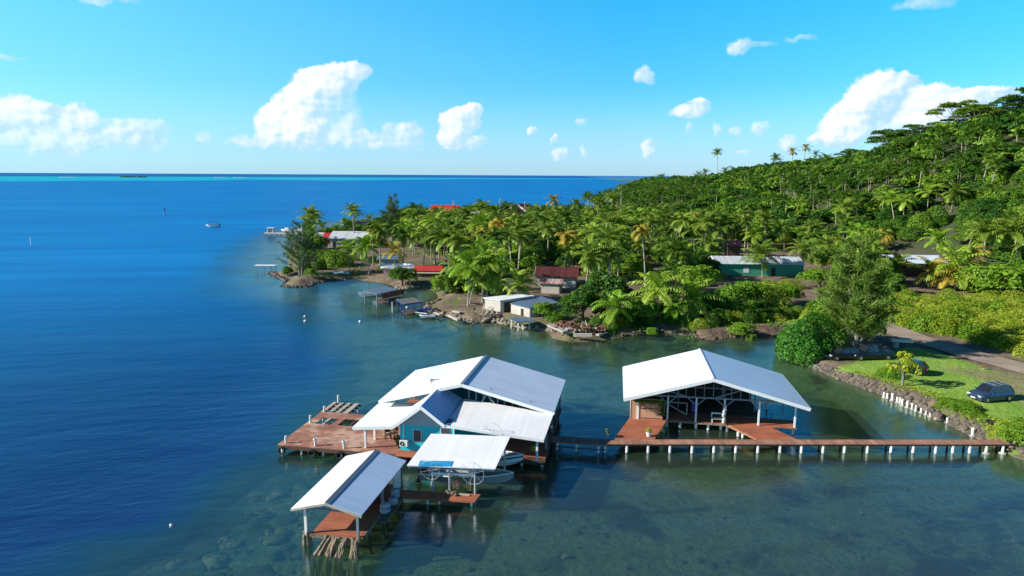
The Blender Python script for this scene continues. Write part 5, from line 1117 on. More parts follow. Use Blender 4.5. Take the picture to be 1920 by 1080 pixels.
def palm(label,base,h,cr='a',tk=0,rz=0,cs=1.0,group=None,pos=None,nut=False,cat='palm tree'):
    t=thing('palm_tree',label,cat,(base[0],base[1],base[2]-.15),rz,group)
    tr=link('trunk',trunks[tk],t,(0,0,0),0,(max(.7,min(1.2,h/8)),)*2+(h/8,)) ; tr.rotation_euler=(0,0,0)
    c=link('crown',crowns[cr],t,(0,0,h),0,cs)
    if nut: link('coconuts',nuts,t,(0,0,h),0,1.2)
    return t
# broadleaf crowns
def lobed(seed,n,R,H,size,nl=9,flat=.75,hollow=.55):
    rg=np.random.default_rng(seed); c=[];r=[]
    for i in range(nl):
        a=i*2.399+rg.normal()*.3; q=math.sqrt((i+.3)/nl)*R*.72; zz=H*(.62-.40*(q/R)**2)+rg.normal()*H*.10
        c.append((q*math.cos(a),q*math.sin(a),zz)); r.append(R*rg.uniform(.32,.50))
    c=np.array(c); r=np.array(r); pr=r**2/np.sum(r**2); k=rg.choice(nl,n,p=pr); d=rg.normal(size=(n,3)); d/=np.linalg.norm(d,axis=1)[:,None]; d[:,2]=np.where(d[:,2]<-.35,-d[:,2],d[:,2])
    rad=r[k]*(1-rg.exponential(.10,n)); p=c[k]+d*rad[:,None]*np.array([1,1,flat]); 
    # clumps: pull some leaves together so that gaps open
    cl=p+ (np.sin(p*9/R*1.3+seed)*.06*R); V,F=leafquads(cl,d,size,rg); return V,F
def btrunk(R,H,seed,r=.2):
    rnd=random.Random(seed); mb=MB().tube([(0,0,-.3),(rnd.uniform(-.1,.1),0,H*.25),(rnd.uniform(-.2,.2),rnd.uniform(-.2,.2),H*.5)],[r*1.3,r,r*.7],7)
    for k in range(6):
        a=k*1.05+rnd.uniform(-.3,.3); q=R*rnd.uniform(.4,.62); mb.tube([(0,0,H*rnd.uniform(.2,.42)),(q*.5*math.cos(a),q*.5*math.sin(a),H*.5),(q*math.cos(a),q*math.sin(a),H*.68)],[r*.55,r*.35,r*.12],5)
    return mb
def dome(seed,n,R,H,size):
    rg=np.random.default_rng(seed); d=rg.normal(size=(n,3)); d[:,2]=np.abs(d[:,2])*.9; d/=np.linalg.norm(d,axis=1)[:,None]
    c=rg.normal(size=(26,3)); c[:,2]=np.abs(c[:,2]); c/=np.linalg.norm(c,axis=1)[:,None]; near_=np.max(d@c.T,axis=1)
    rad=.72+.34*np.clip((near_-.84)/.16,0,1)-rg.exponential(.06,n); inn=rg.uniform(size=n)<.28; rad[inn]=rg.uniform(.3,.8,inn.sum()); p=d*rad[:,None]*np.array([R,R,H])
    return leafquads(p,d,size,rg)
bl={}
for nm,m_,a in(('d1',L_dark,(11,5600,3,4.6,.18,10)),('d2',L_dark,(12,5600,3,5.4,.18,12)),('m1',L_mid,(13,5600,3,4.4,.18,11)),('m2',L_mid,(14,5200,3,5.2,.185,9)),('b1',L_brt,(15,5200,3,4.2,.17,11)),('b2',L_brt,(16,2600,3,4.1,.20,9)),('o1',L_shr,(17,4200,3,4.1,.14,12)),('o2',L_shr,(18,4200,3,4.2,.14,10)),('h1',L_dark,(41,4200,3,4.6,.19,0)),('h2',L_mid,(42,4200,3,4.4,.19,0)),('h3',L_dark,(43,4200,3,5.2,.19,0)),('y1',L_yel,(19,420,3,4.6,.30,9)),('k1',L_mang,(20,10000,3,4.2,.14,16))):
    V,F=(dome(a[0],a[1],a[2],a[3],a[4]) if nm in('k1','o1','o2','b2','h1','h2','h3') else lobed(*a)); bl[nm]=(npmesh('foliage',V,F,m_),btrunk(a[2],a[3],a[0],.2 if nm!='y1' else .22).mesh('trunk',M_trunk if nm!='y1' else M_trunkc))
def tree(label,base,R,H,kind='m1',rz=0,group=None,name='broadleaf_tree',cat='tree'):
    t=thing(name,label,cat,(base[0],base[1],base[2]-.1),rz,group,(R/3,R/3,H/4.4))
    link('trunk',bl[kind][1],t); link('crown' if 'tree' in name else 'foliage',bl[kind][0],t); return t
# umbrella crowned albizia
def umbrella(seed):
    rg=np.random.default_rng(seed); mb=MB(); P=[];D=[]
    mb.tube([(0,0,-.5),(.1,0,3),(.0,.1,5)],[.32,.24,.18],7)
    for i in range(11):
        a=i*2.399; q=6.2*math.sqrt((i+.6)/11); z=8.2-1.9*(q/6.2)**2+rg.normal()*.5; cx_,cy_=q*math.cos(a),q*math.sin(a)
        mb.tube([(0,0,3.6+rg.uniform(0,1.3)),(cx_*.55,cy_*.55,z-1.6),(cx_,cy_,z-.15)],[.13,.08,.03],5)
        n=520; rr=2.1*np.sqrt(rg.uniform(0,1,n)); th=rg.uniform(0,6.283,n); x=cx_+rr*np.cos(th); y=cy_+rr*np.sin(th); zz=z+.35*(1-(rr/2)**2)+rg.normal(size=n)*.16
        P.append(np.stack([x,y,zz],1)); D.append(np.tile([0,0,1.6],(n,1)))
    P=np.concatenate(P); D=np.concatenate(D); V,F=leafquads(P,D,.24,rg); return npmesh('crown',V,F,L_mid if seed%2 else L_dark),mb.mesh('trunk',M_trunkc)
umb=[umbrella(31),umbrella(32),umbrella(33)]
def albizia(label,base,s,k=0,rz=0,zs=1.,group=None):
    t=thing('umbrella_tree',label,'tree',(base[0],base[1],base[2]-.2),rz,group,(s,s,s*zs)); link('trunk',umb[k][1],t); link('crown',umb[k][0],t); return t
# casuarina: upswept branches hung with fine needles
def casuarina(seed,H,R,nb,m_,sub=9,nd=26,up=.95,multi=1):
    rg=np.random.default_rng(seed); mb=MB(); V=[]
    for tq in range(multi):
        bx,by=(0,0) if multi==1 else (rg.uniform(-R*.35,R*.35),rg.uniform(-R*.3,R*.3)); lx,ly=(bx*1.2,by*1.2)
        Ht=H*(1 if tq==0 else rg.uniform(.6,.95)); mb.tube([(bx*.3,by*.3,-.3),(bx*.5+lx*.1,by*.5,Ht*.4),(bx+lx*.6,by+ly*.4,Ht)],[.22,.14,.03],6)
        for i in range(nb//multi):
            t=.10+.88*(i+rg.random())/(nb//multi); z0=Ht*t; a=i*2.399+rg.normal()*.3; Lb=R*(1.12-t)**.75*rg.uniform(.65,1.15)+.5
            b0=np.array([bx*.5+lx*.6*t+bx*.5*t,by*.5+by*.5*t,z0]); hd=np.array([math.cos(a),math.sin(a),0]); e0=up*rg.uniform(.45,.95)
            pts=[b0+hd*Lb*s*math.cos(e0*.7)+np.array([0,0,Lb*(s*math.sin(e0)*.9)]) for s in np.linspace(0,1,5)]
            mb.tube(pts,[.05,.04,.03,.02,.01],4,False)
            for j in range(sub):
                s=.22+.8*(j+rg.random()*.6)/sub; q=b0+hd*Lb*min(s,1.02)*math.cos(e0*.7)+np.array([0,0,Lb*min(s,1.02)*math.sin(e0)*.9])
                for k in range(nd):
                    d=hd*rg.uniform(.0,.9)+rg.normal(size=3)*.45+np.array([0,0,.65]); d/=np.linalg.norm(d); ln=rg.uniform(.35,.85); o_=q+rg.normal(size=3)*.12
                    sd_=np.cross(d,rg.normal(size=3)); sd_/=np.linalg.norm(sd_); w_=.024
                    mid=o_+d*ln*.6; tip=mid+(d*.6+np.array([0,0,-.35]))*ln*.5
                    V.append([o_-sd_*w_,o_+sd_*w_,mid+sd_*w_,mid-sd_*w_]); V.append([mid-sd_*w_,mid+sd_*w_,tip+sd_*w_*.4,tip-sd_*w_*.4])
    V=np.array(V).reshape(-1,3); return npmesh('crown',V,np.arange(len(V)).reshape(-1,4),m_),mb.mesh('trunk',M_trunkc)
cas1=casuarina(5,10,3.1,100,L_cas,8,22,1.1,3); cas2=casuarina(6,9,4.2,70,L_casb,7,14,1.1,3); cas3=casuarina(7,10,2.6,70,L_casb,6,14,1.3,4)
def cast(label,base,s,c,rz=0,zs=1):
    t=thing('casuarina_tree',label,'tree',(base[0],base[1],base[2]-.2),rz,None,(s,s,s*zs)); link('trunk',c[1],t); link('crown',c[0],t); return t
# ---------------- single trees one can point at
OCC=[]
def B(px,py,r=2.0,z=None):
    p=ground_at(px,py); OCC.append((p[0],p[1],r)); return p
def hpx(p,n): return n*dist(p)/FP/ .99
p=B(1592,664,5); cast('big feathery casuarina towering over the parked cars at the bend of the road',p,hpx(p,212)/10,cas1,.4,1.0)
p=B(1536,671,4); tree('large round glossy mangrove bush bulging over the water at the seawall corner',(p[0]+.2,p[1]+2.6,.3),4.4,5.9,'k1',.5,name='mangrove_bush',cat='bush')
p=B(1600,640,3); tree('dark green bush filling the gap under the big casuarina',(p[0],p[1]-1.0,.9),3.6,4.2,'d1',1.5,name='shade_bush',cat='bush')
p=B(1692,723,1.5); tree('little yellow-leaved tree leaning over the lawn beside the seawall',(p[0],p[1],p[2]),1.85,4.1,'y1',2.2)
p=B(1668,706,1.5); tree('low pale green bush left of the little yellow-leaved tree',(p[0],p[1],p[2]-.3),1.5,1.7,'b2',1.,name='lawn_bush',cat='bush')
for k,(px,py,r,h,l) in enumerate(((1780,758,1.5,1.1,'leafy green shrub patch on the lawn above the seawall, left part'),(1806,766,1.6,1.3,'leafy green shrub patch in front of the slate blue car'),(1828,778,1.2,.9,'small leafy shrub at the right end of the patch before the slate blue car'))):
    p=B(px,py,1); tree(l,(p[0],p[1],p[2]-.25),r,h,'b2' if k!=1 else 'b1',k,name='lawn_bush',cat='bush')
for k,(px,py,r,h,l) in enumerate(((1882,822,1.5,1.5,'yellowish weedy bush at the shore end of the boardwalk'),(1908,826,1.9,2.0,'bright green bush at the right edge beside the boardwalk end'),(1925,800,1.5,1.2,'low green bush at the right edge above the boardwalk end'))):
    p=B(px,py,1); tree(l,(p[0],p[1],p[2]-.3),r,h,'b1' if k else 'o1',k,name='lawn_bush',cat='bush')
p=at(1392,634,0); tree('small bright mangrove bush standing in the water off the muddy shore',(p[0],p[1],-.2),2.0,3.0,'b1',.3,name='mangrove_bush',cat='bush')
p=at(1223,630,0); tree('tiny bright mangrove bush alone at the water edge below the palms',(p[0],p[1],-.2),1.0,1.9,'b1',1.3,name='mangrove_bush',cat='bush')
p=B(753,541,3); tree('dense dark green mangrove between the two roofed shacks and the cove',(p[0],p[1]+1,.2),3.3,3.9,'d2',.3,name='mangrove_bush',cat='bush')
p=B(838,551,3); tree('dark green bush at the head of the inlet beside the spit palms',(p[0]-.2,p[1]+1,.3),3.3,4.4,'m1',2,name='mangrove_bush',cat='bush'); p=B(868,548,2); tree('darker bush tucked under the spit palms',(p[0],p[1]+1,.3),2.6,3.2,'d1',2,name='mangrove_bush',cat='bush')
p=B(566,515,3); cast('wispy grey green casuarina leaning over the tip of the point',p,hpx(p,95)/9,cas2,.9,1.0)
p=B(735,462,2); cast('narrow feathery casuarina between palms on the far point',p,hpx(p,92)/10,cas3,.2)
PL=[ # px,py base, crown py, crown, trunk, rz, cs, label
(1154,518,440,'g',0,.3,1.0,'tall pale-trunked palm standing clear in front of the grove left of the yellow one'),
(1200,536,434,'y',1,2.9,.95,'leaning tall palm with yellow hanging fronds and long pale trunk'),
(1890,520,432,'c',2,.5,1.5,'big drooping palm by the right edge above the thicket'),(1838,520,436,'c',1,1.5,1.25,'large drooping palm left of the one by the right edge'),
(1757,484,402,'h',1,3.6,1.1,'slender pale-trunked palm leaning above the pavilion roof'),
(1907,436,350,'h',3,0,1.1,'tall thin palm at the right edge on the lower slope'),(1885,404,353,'h',0,1,1.0,'thin palm left of the tall one at the right edge'),
(1748,540,512,'z',1,.8,1.3,'young palm with yellow orange lower fronds before the pavilion'),(1790,545,505,'t',0,2.,1.6,'broad young palm with upright fronds beside the yellow orange one'),(1775,545,520,'z',0,4.,1.0,'small yellow-fronded palm under the broad young palm'),
(1680,530,498,'a',1,4,1.2,'palm with pale fronds directly right of the casuarina'),(1640,520,480,'b',0,2,1.1,'palm partly behind the casuarina crown'),
(1425,520,478,'c',1,3.9,1.2,'dark palm bending in front of the long pale roof'),(1505,512,470,'a',0,1.2,1.2,'palm at the right end of the long pale roof'),
(1265,528,470,'c',3,.4,1.2,'dark glossy palm left of the round bright tree'),(1330,500,458,'a',1,2,1.2,'palm left of the green-walled house'),(1460,470,425,'b',2,1,1.2,'palm with pale hanging fronds above the green-walled house'),
(1230,605,548,'g',3,2,1.25,'broad palm standing among shoreline bushes in the middle'),(1155,612,575,'h',1,1,1.1,'low bright palm at the shore right of the stone ruin'),(1295,598,560,'g',0,3,1.2,'palm with upright fronds among the shoreline shrubs'),(1262,606,578,'h',1,5,.8,'small palm bending low over the muddy shore'),
(881,572,500,'g',1,1.5,1.15,'leftmost tall palm of the bright clump on the spit'),(893,570,522,'t',2,4.4,1.0,'lowest palm of the bright clump leaning left on the spit'),(916,570,492,'g',3,5.2,1.15,'tall palm at the right of the bright clump on the spit'),(925,568,522,'h',1,2.6,1.0,'shorter palm at the right of the bright spit clump with hanging fronds'),(905,566,478,'t',0,3.4,1.1,'topmost palm rising behind the bright clump on the spit'),
(974,560,532,'t',0,1.,1.0,'low fan-shaped young palm behind the flat white roof'),
(664,462,396,'c',0,.5,.95,'lone tall palm outlined against the sea on the point'),(779,462,395,'c',3,1.5,.95,'tall palm against the sea right of the narrow casuarina'),
(655,517,474,'h',0,2,.95,'left palm of the pair beside the beached white boat'),(687,517,466,'g',1,3,1.05,'right palm of the pair beside the beached white boat'),
(700,500,442,'y',0,4,1.0,'brownish dry palm beside the ribbed tin roof'),(712,500,432,'b',1,5,1.0,'palm right of the ribbed tin roof'),(741,515,470,'z',0,1,.9,'ragged brownish palm by the pale grey hut'),(630,440,427,'h',0,1,.7,'small bright palm above the half red half grey roof'),(648,430,414,'h',0,2,.7,'small far palm by the dark slate roof'),
(756,495,440,'b',0,2,1.1,'palm behind the white-roofed shack'),(800,500,442,'a',1,1,1.2,'palm behind the red-roofed shack'),(812,495,420,'h',3,2,1.2,'bright tall palm left of the long red roof'),(836,505,445,'c',1,3,1.2,'dark full palm between the shacks and the grove'),(862,508,448,'a',3,4,1.2,'dark full palm right of the shacks'),(770,480,432,'h',1,4,1.0,'bright palm right of the narrow casuarina'),
(905,450,390,'c',0,1,1.1,'far palm between the cream house and the mast'),(925,452,394,'b',1,2,1.0,'far palm left of the pale mast'),(950,452,392,'c',0,3,1.0,'far palm left of the twin red gables'),
(1163,415,350,'b',0,4,.7,'very thin tall palm alone against the sea left of the hill'),(1145,425,372,'c',1,2,1.1,'palm against the sea near the foot of the hill'),(1120,425,380,'a',0,3,1.0,'palm crown against the sea left of the hill'),(1037,440,377,'z',0,1,1.0,'yellowish palm crown against the sea in the middle'),(1080,440,382,'b',0,5,1.0,'palm crown against the sea right of the yellowish one'),
(855,530,500,'t',1,1,1.0,'young bright palm behind the inlet bush'),(940,545,495,'t',0,5,1.1,'bright young palm right of the spit clump')]
for (px,py,cy,cr,tk,rz,cs,l) in PL:
    p=B(px,py,2.2); d=dist(p); h=max(2.,(py-cy)*d/FP*1.0); palm(l,p,h,cr,tk,rz,cs*1.05,None,nut=d<150)
# skyline palms
for (px,cy,D_,cr,l) in((1345,291,395,'c','single palm standing high above the ridge line, the farthest left'),(1455,301,360,'c','palm on the ridge line left of the yellowish pair'),(1486,290,355,'z','left palm of the yellowish pair on the ridge line'),(1511,283,350,'z','right and taller palm of the yellowish pair on the ridge line'),(1720,300,280,'h','pale palm standing out on the wooded slope below the ridge')):
    d_=FW+RT*(px-960)/FP-UP*(cy-5-540)/FP; q=np.array([0,0,CH])+d_*D_; z0=zg(q); h=max(5,q[2]-z0); t=palm(l,(q[0],q[1],z0),h,cr,1,px*.1,1.0); OCC.append((q[0],q[1],2))
TL=[(1092,600,547,3.6,'d1','round dark tree beside the low blue grey roof'),(1130,585,520,3.6,'d2','dark tree behind the round one near the stone ruin'),(1018,608,574,1.5,'b1','small bright tree against the cream shed wall'),(1040,600,580,1.2,'b2','low bush between the cream shed and the stone ruin'),
(1200,610,560,2.7,'b1','bright green tree above the tiny mangrove at the shore'),(1178,605,575,2.0,'m1','dark bush under the shoreline palms'),(1305,548,492,3.6,'b1','rounded bright tree in front of the dirt clearing'),(1250,610,580,1.8,'d1','dark bush on the muddy shore'),
(1330,590,545,2.7,'m1','green shrub tree on the shore left of the bright row'),(1365,585,532,3.2,'b2','bright shrub tree in the shoreline row, the left one'),(1400,580,522,3.3,'b1','bright shrub tree in the shoreline row, the middle one'),(1440,578,528,3.2,'o1','bright shrub tree in the shoreline row, the right one'),(1468,570,530,2.6,'b1','small shrub tree closing the right end of the shoreline row'),(1300,596,568,2.0,'d1','dark low bush under the upright palm on the shore'),(1348,600,575,1.8,'m1','low dark bush at the water side of the shoreline row'),(1390,598,568,2.2,'m2','low green bush below the bright shoreline row'),(1430,596,565,2.2,'d1','dark bush below the right end of the shoreline row'),
(1545,590,555,2.6,'b2','bright bush left of the casuarina behind the round mangrove'),(1525,600,580,1.6,'b1','small bright bush by the grass strip'),(1345,522,506,2.0,'o1','olive shrub by the left end of the green house'),(1480,540,522,2.4,'o2','olive bush below the long pale roof'),(1440,545,524,2.6,'b2','bright bush in front of the green wall'),
(618,497,464,2.6,'b1','round bright bush before the small red and grey roof'),(637,499,470,2.8,'b2','round bright bush before the white house'),(600,490,468,2.2,'m1','dark bush behind the wispy casuarina'),(585,520,500,1.3,'b1','small bright bush under the wispy casuarina'),(540,520,500,1.2,'m1','small bush at the waterline left of the wispy casuarina'),(714,460,440,2.0,'o1','olive tree above the white wall'),
(1880,560,492,6.0,'b1','big bright green tree at the right edge above the thicket'),(1835,545,505,4.5,'m2','green tree left of the big bright one at the right edge'),(1925,555,490,5.5,'m1','green tree crossing the right edge of the picture'),(1650,560,520,3.6,'m2','dark tree right behind the casuarina'),(1575,545,500,3.4,'m1','dark tree left behind the casuarina'),(1535,540,500,3.2,'b1','green tree right of the long pale roof'),
(1140,560,515,3.5,'m1','green tree behind the dark pair near the ruin'),(985,500,470,3.2,'m2','green tree behind the low fan palm'),(1010,505,468,3.5,'d2','dark tree above the maroon roof')]
for (px,py,ty,r,k,l) in TL:
    r*=1.22; p=B(px,py,r*.8); H_=max(1.2,(py-ty)*dist(p)/FP); tree(l,(p[0],p[1],p[2]-.1),r,H_*1.12,k,px*.7)
rnd=random.Random(404)
for k,(px,py) in enumerate(((1120,612),(1142,616),(1165,618),(1188,616),(1212,612),(1238,612),(1262,616),(1288,614),(1312,612),(1336,610),(1358,606),(1380,604),(1404,604),(1426,602),(1450,598),(1474,594),(1496,590),(1512,604),(600,505),(570,505),(660,488),(700,492),(720,505),(860,535),(905,540),(935,552))):
    p=ground_at(px,py); wh='on the muddy shore, %s'%('near the ruin' if px<1200 else 'under the upright palm' if px<1330 else 'behind the small mangrove' if px<1450 else 'by the grass strip') if px>1000 else ('on the ground of the point' if px<760 else 'behind the bright spit palms')
    tree('%s %s low shrub %s'%(['spreading','compact'][k%2],['dark','green','olive'][k%3],wh),(p[0],p[1],p[2]-.25),rnd.uniform(1.3,2.1),rnd.uniform(1.4,2.6),['h1','h2','o1'][k%3],rnd.uniform(0,6),'low shrubs along the shore','shore_shrub','shrub')
# right thicket of shrubs beside the road
rnd=random.Random(66); TH=mask([(1650,600),(1665,560),(1800,560),(1990,575),(1990,690),(1920,664),(1865,650),(1790,630),(1730,620),(1690,612)],.1); n=0
rx=[at(a,b,1) for a,b in((1650,600),(1990,560),(1990,690))]
tries=0; TS=[]
while len(TS)<90 and tries<6000:
    tries+=1; px=rnd.uniform(1650,1985); py=rnd.uniform(560,690); q=at(px,py,1)
    if TH(np.array([q[0]]),np.array([q[1]]))[0]<.5: continue
    if min((math.hypot(q[0]-x,q[1]-y) for x,y in ROADP))<4.3: continue
    if any(math.hypot(q[0]-t[0],q[1]-t[1])<1.75 for t in TS): continue
    TS.append(q); tree('%s shrub of the thicket between road and palms, %s row, %s'%('broad' if len(TS)%3==0 else 'narrow' if len(TS)%3==1 else 'rounded','road-side' if (dr:=min((math.hypot(q[0]-x,q[1]-y) for x,y in ROADP)))<8 else 'middle' if dr<14 else 'palm-side','behind the casuarina' if px<1740 else 'middle stretch' if px<1850 else 'toward the right edge'),(q[0],q[1],zg(q)-.3),rnd.uniform(2.2,3.1),rnd.uniform(2.2,3.2),rnd.choice(['o1','o2','o1','o2','b2']),rnd.uniform(0,6),'shrubs of the roadside thicket','thicket_shrub','shrub')
# ---------------- the grove and the wooded hill
CLR=[([(590,470),(600,445),(760,440),(760,470),(830,500),(900,500),(905,520),(840,545),(740,560),(600,545),(530,540)],0),
([(900,600),(900,540),(940,525),(1000,512),(1090,515),(1100,560),(1100,640),(900,640)],0),([(1130,500),(1260,498),(1270,525),(1130,525)],0),([(1080,640),(1090,560),(1200,535),(1320,535),(1480,500),(1560,520),(1640,560),(1640,640),(1500,700),(1080,700)],0),
([(1325,470),(1535,470),(1545,540),(1325,540)],0),([(1640,478),(1800,478),(1800,560),(1640,560)],0),([(1640,560),(2000,545),(2400,700),(2400,900),(1500,900),(1600,640)],0),
([(802,396),(870,396),(870,416),(802,416)],0),([(868,405),(900,405),(900,428),(868,428)],0),([(955,396),(1008,396),(1008,418),(955,418)],0)]
CP=[np.array([at(a,b,1)[:2] for a,b in c[0]]) for c in CLR]
xs=[];ys=[]; rg=np.random.default_rng(99)
gx,gy=np.meshgrid(np.arange(-120,330,5.2),np.arange(95,520,5.2)); gx=(gx+rg.uniform(-3.1,3.1,gx.shape)).ravel(); gy=(gy+rg.uniform(-3.1,3.1,gy.shape)).ravel()
sdl=sdpoly(gx,gy,LAND); ok=sdl>3.5
for P in CP: ok&=sdpoly(gx,gy,P)<1.0
u=.941*gx+.339*gy; ok&=(u<295)
an=np.degrees(np.arctan2(gx,gy)); ok&=(an>-22)&(an<41)
for (ox,oy,orr) in OCC: ok&=np.hypot(gx-ox,gy-oy)>orr+1.2
gx,gy=gx[ok],gy[ok]; gz=ztop(gx,gy); u=.941*gx+.339*gy; D_=np.hypot(gx,gy)
order=np.argsort(D_); npalm=0; ntree=0; nalb=0; REST=[]; rnd=random.Random(1234)
CRW={'a':'full green','b':'drooping','c':'dense dark','g':'bright upright','h':'bright thin-crowned','y':'brown-fronded'}
def near(x,y,uu):
    q=np.array([x,y,0-CH]); d=float(FW@q); px=960+FP*float(RT@q)/d
    r=math.hypot(x,y)
    if uu>=160: return ('above the pavilion' if px>1650 else 'above the green house' if px>1400 else 'at the left foot of the hill') if r<250 else ('on the middle slope' if px>1500 else 'on the far left slope')
    if r>330: return 'by the far shore'
    return 'behind the two shacks' if px<880 else 'behind the spit sheds' if px<1010 else 'behind the maroon roof' if px<1150 else 'around the yellow leaning palm' if px<1290 else 'around the green house' if px<1560 else 'around the pavilion'
zone=vnoise(gx,gy,38,55); z2=vnoise(gx,gy,15,56)
for i in order:
    x,y,z=gx[i],gy[i],gz[i]; s=rnd.random(); uu=u[i]
    hillp=np.clip((uu-192)/42,0,1)
    # upper slope: broadleaf and umbrella trees; lower slope and flat: coconut grove
    pp=.80*(1-hillp)+.09*hillp
    if zone[i]>.60: pp*=.25
    kind='p' if s<pp else 't'
    upz=uu>242 and rnd.random()<.22
    if kind=='p' and npalm<240:
        npalm+=1
        flat_=uu<160; cr=rnd.choice(['a','a','b','c','c','g','h','a','b','c','y' if rnd.random()<.6 else 'h'])
        hp_=rnd.uniform(5.,8.8) if not flat_ else rnd.uniform(4.5,10.); hp_=hp_ if D_[i]<270 or not flat_ else rnd.uniform(3.,5.2) if D_[i]<320 else rnd.uniform(1.8,3.2); nr_=near(x,y,uu)
        lab='%s %s coconut palm in the grove %s'%('tall' if hp_>7.6 else 'short' if hp_<5.6 else 'middling',CRW[cr],nr_)
        palm(lab,(x,y,z),hp_,cr,rnd.randrange(4),rnd.uniform(0,6.28),rnd.uniform(.80,1.32),'coconut palms '+nr_)
    elif upz and nalb<18:
        nalb+=1; albizia('%s flat-topped umbrella tree %s the ridge, %s'%(['small','middling','large'][nalb%3],'near' if uu>250 else 'well below',near(x,y,uu)),(x,y,z),rnd.uniform(.95,1.5),rnd.randrange(3),rnd.uniform(0,6),rnd.uniform(.9,1.15),'umbrella trees of the upper slope')
    elif kind=='t' and ntree<250:
        ntree+=1; hh=uu>165
        kd=rnd.choice((['h1','h3','h1','h2','d2','d1'] if uu>222 else ['h1','h2','h3','h2','d2','m1','h1','m2']) if hh else ['d1','d2','m1','m2','b1','m1','o1']); Rk=rnd.uniform(3.0,4.6)*(1.1 if hh else .8); nr_=near(x,y,uu)
        tree('%s %s leafy tree among the wood %s'%('wide' if Rk>4 else 'narrow' if Rk<3.3 else 'rounded',{'d':'dark green','m':'mid green','b':'bright green','o':'olive','h':'dense-crowned'}[kd[0]],nr_),(x,y,z),Rk,(rnd.uniform(5.,9.5) if uu>225 else rnd.uniform(3.5,6.)) if hh else rnd.uniform(3.,5.6) if D_[i]<320 else rnd.uniform(2.2,3.4),kd,rnd.uniform(0,6.28),'leafy trees '+nr_)
    else: REST.append((x,y,z,kind if not(uu>235 and kind=='p' and rnd.random()<.7) else 't'))
# prominent ridge trees
for (px,py,D1,s,k,l) in((1240,345,400,1.15,0,'dark umbrella tree ending the ridge over the sea, the farthest left'),(1320,338,385,1.2,1,'umbrella tree on the ridge below the single high palm'),(1545,305,330,1.25,2,'broad umbrella tree with see-through limbs on the ridge beside the yellowish palms'),(1660,262,300,1.3,0,'umbrella tree on the ridge in the middle of the hill'),(1720,250,290,1.45,1,'umbrella tree on the ridge below the big cloud'),(1790,232,270,1.5,2,'umbrella tree layered against the sky on the steep ridge'),(1850,215,262,1.6,0,'large umbrella tree high on the right ridge'),(1905,205,255,1.6,1,'topmost umbrella tree at the right edge of the ridge'),(1600,287,315,1.1,1,'dark umbrella tree at the notch of the ridge')):
    d_=FW+RT*(px-960)/FP-UP*(py-540)/FP; q=np.array([0,0,CH])+d_*D1; z0=zg(q); s_=s; albizia(l,(q[0],q[1],z0),s_,k,px*.3,max(.55,min(1.6,(q[2]+1.5-z0)/(8.4*s_)*1.0)))
print('palms',npalm,'trees',ntree,'umb',nalb,'rest',len(REST))
# the rest of the wood as one mass
Vp,Fp=palm_crown(51,nf=14,L=4.1,st=6,wid=.42,droop=.75); Vp2,Fp2=palm_crown(52,nf=12,L=4.0,st=6,wid=.42,droop=1.0)
Vb,Fb=dome(61,900,3.9,5.0,.50); Vb2,Fb2=lobed(62,620,4.2,6.6,.62,9)
def merge(items,name,m_,lab,stems=False):
    VV=[];n=0
    for (x,y,z,V,s,sz,h) in items:
        a=rnd.uniform(0,6.28); c_,s_=math.cos(a),math.sin(a); Q=np.stack([(V[:,0]*c_-V[:,1]*s_)*s+x,(V[:,0]*s_+V[:,1]*c_)*s+y,V[:,2]*sz+z+h],1); VV.append(Q)
    nl=sum(map(len,VV))//4
    if stems:
        for (x,y,z,V,s,sz,h) in items:
            lx,ly=rnd.uniform(-.8,.8),rnd.uniform(-.8,.8)
            for k in range(4):
                a,b=k*math.pi/2,(k+1)*math.pi/2; VV.append(np.array([[x+lx+.13*math.cos(a),y+ly+.13*math.sin(a),z-.3],[x+lx+.13*math.cos(b),y+ly+.13*math.sin(b),z-.3],[x+.11*math.cos(b),y+.11*math.sin(b),z+h+.1],[x+.11*math.cos(a),y+.11*math.sin(a),z+h+.1]]))
    V=np.concatenate(VV); me=npmesh(name,V,np.arange(len(V)).reshape(-1,4),m_)
    if stems: me.materials.append(M_trunkP); mi=np.zeros(len(V)//4,np.int32); mi[nl:]=1; me.polygons.foreach_set('material_index',mi)
    o=link(name,me); tag(o,lab,'forest',None,'stuff'); return o
merge([(x,y,z,Vp if rnd.random()<.5 else Vp2,rnd.uniform(.95,1.2),1,rnd.uniform(4.5,8) if .941*x+.339*y>170 else rnd.uniform(1.8,3.2)) for x,y,z,k in REST if k=='p'],'far_palm_wood',L_palm,'farther coconut palms filling the distant grove',True)
R2=[r for r in REST if r[3]=='t']; half=len(R2)//2
merge([(x,y,z,Vb if rnd.random()<.5 else Vb2,rnd.uniform(.9,1.3),rnd.uniform(.9,1.3)*(1.05 if .941*x+.339*y>225 else .8 if .941*x+.339*y>170 else .45),0) for x,y,z,k in R2[::2]],'far_wood',L_dark,'darker leafy canopy filling the distant hillside')
merge([(x,y,z,Vb if rnd.random()<.5 else Vb2,rnd.uniform(.9,1.3),rnd.uniform(.9,1.3)*(1.05 if .941*x+.339*y>225 else .8 if .941*x+.339*y>170 else .45),0) for x,y,z,k in R2[1::2] if .941*x+.339*y<235 or rnd.random()<.5],'far_wood',L_mid,'lighter leafy canopy filling the distant hillside')
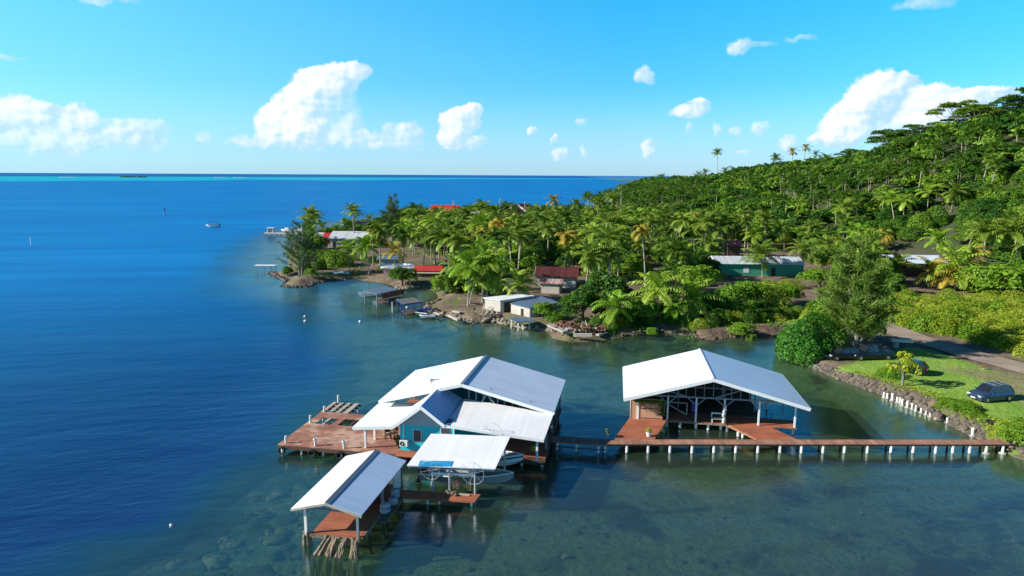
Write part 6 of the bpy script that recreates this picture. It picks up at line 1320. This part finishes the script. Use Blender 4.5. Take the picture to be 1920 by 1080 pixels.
# undergrowth between the stems
n=60000; ux=rg.uniform(-60,300,n); uy=rg.uniform(100,450,n); s_=sdpoly(ux,uy,LAND); ok=s_>3
for P in CP[:7]: ok&=sdpoly(ux,uy,P)<-.5
an=np.degrees(np.arctan2(ux,uy)); ok&=(an>-20)&(an<41)&(.941*ux+.339*uy<290)&(vnoise(ux,uy,9,71)>.40); ux,uy=ux[ok],uy[ok]; uz=ztop(ux,uy)+np.minimum(rg.exponential(.9,len(ux)),3.2)
V,F=leafquads(np.stack([ux,uy,uz],1),np.tile([0,0,1.],(len(ux),1)),.55,rg); tag(link('undergrowth',npmesh('undergrowth',V,F,L_mid)),'tangled low undergrowth covering the ground beneath the grove','undergrowth',None,'stuff')
# weeds and grass tufts along the lawn edge and the muddy shore
def weeds(polys,n,size,m_,lab,seed,h=.15):
    rg=np.random.default_rng(seed); P=np.array([at(a,b,1)[:2] for a,b in polys]); lo,hi=P.min(0),P.max(0); q=rg.uniform(lo,hi,(n,2)); q=q[(sdpoly(q[:,0],q[:,1],P)>0)&(vnoise(q[:,0],q[:,1],3,seed)>.48)]; z=ztop(q[:,0],q[:,1])+rg.exponential(h,len(q))
    V,F=leafquads(np.column_stack([q,z]),np.tile([0,0,.6],(len(q),1)),size,rg); return tag(link('weeds',npmesh('weeds',V,F,m_)),lab,'weeds',None,'stuff')
weeds([(1550,688),(1600,700),(1690,735),(1760,765),(1850,812),(1905,835),(1920,800),(1850,780),(1760,735),(1690,715),(1600,690)],6500,.11,L_shr,'weedy grass fringe along the top of the boulder seawall',5,.08)
weeds([(1320,615),(1480,612),(1530,600),(1530,570),(1440,585),(1330,600)],5000,.2,L_brt,'green weeds on the rough shore behind the small mangrove bush',6,.15)
weeds([(560,520),(740,510),(760,480),(600,470),(550,490)],4000,.3,L_mid,'scattered weeds on the ground of the point',7,.2)
weeds([(1060,632),(1300,632),(1330,600),(1200,590),(1080,600)],5000,.25,L_dark,'dark creeping weeds under the shoreline palms',8,.2)
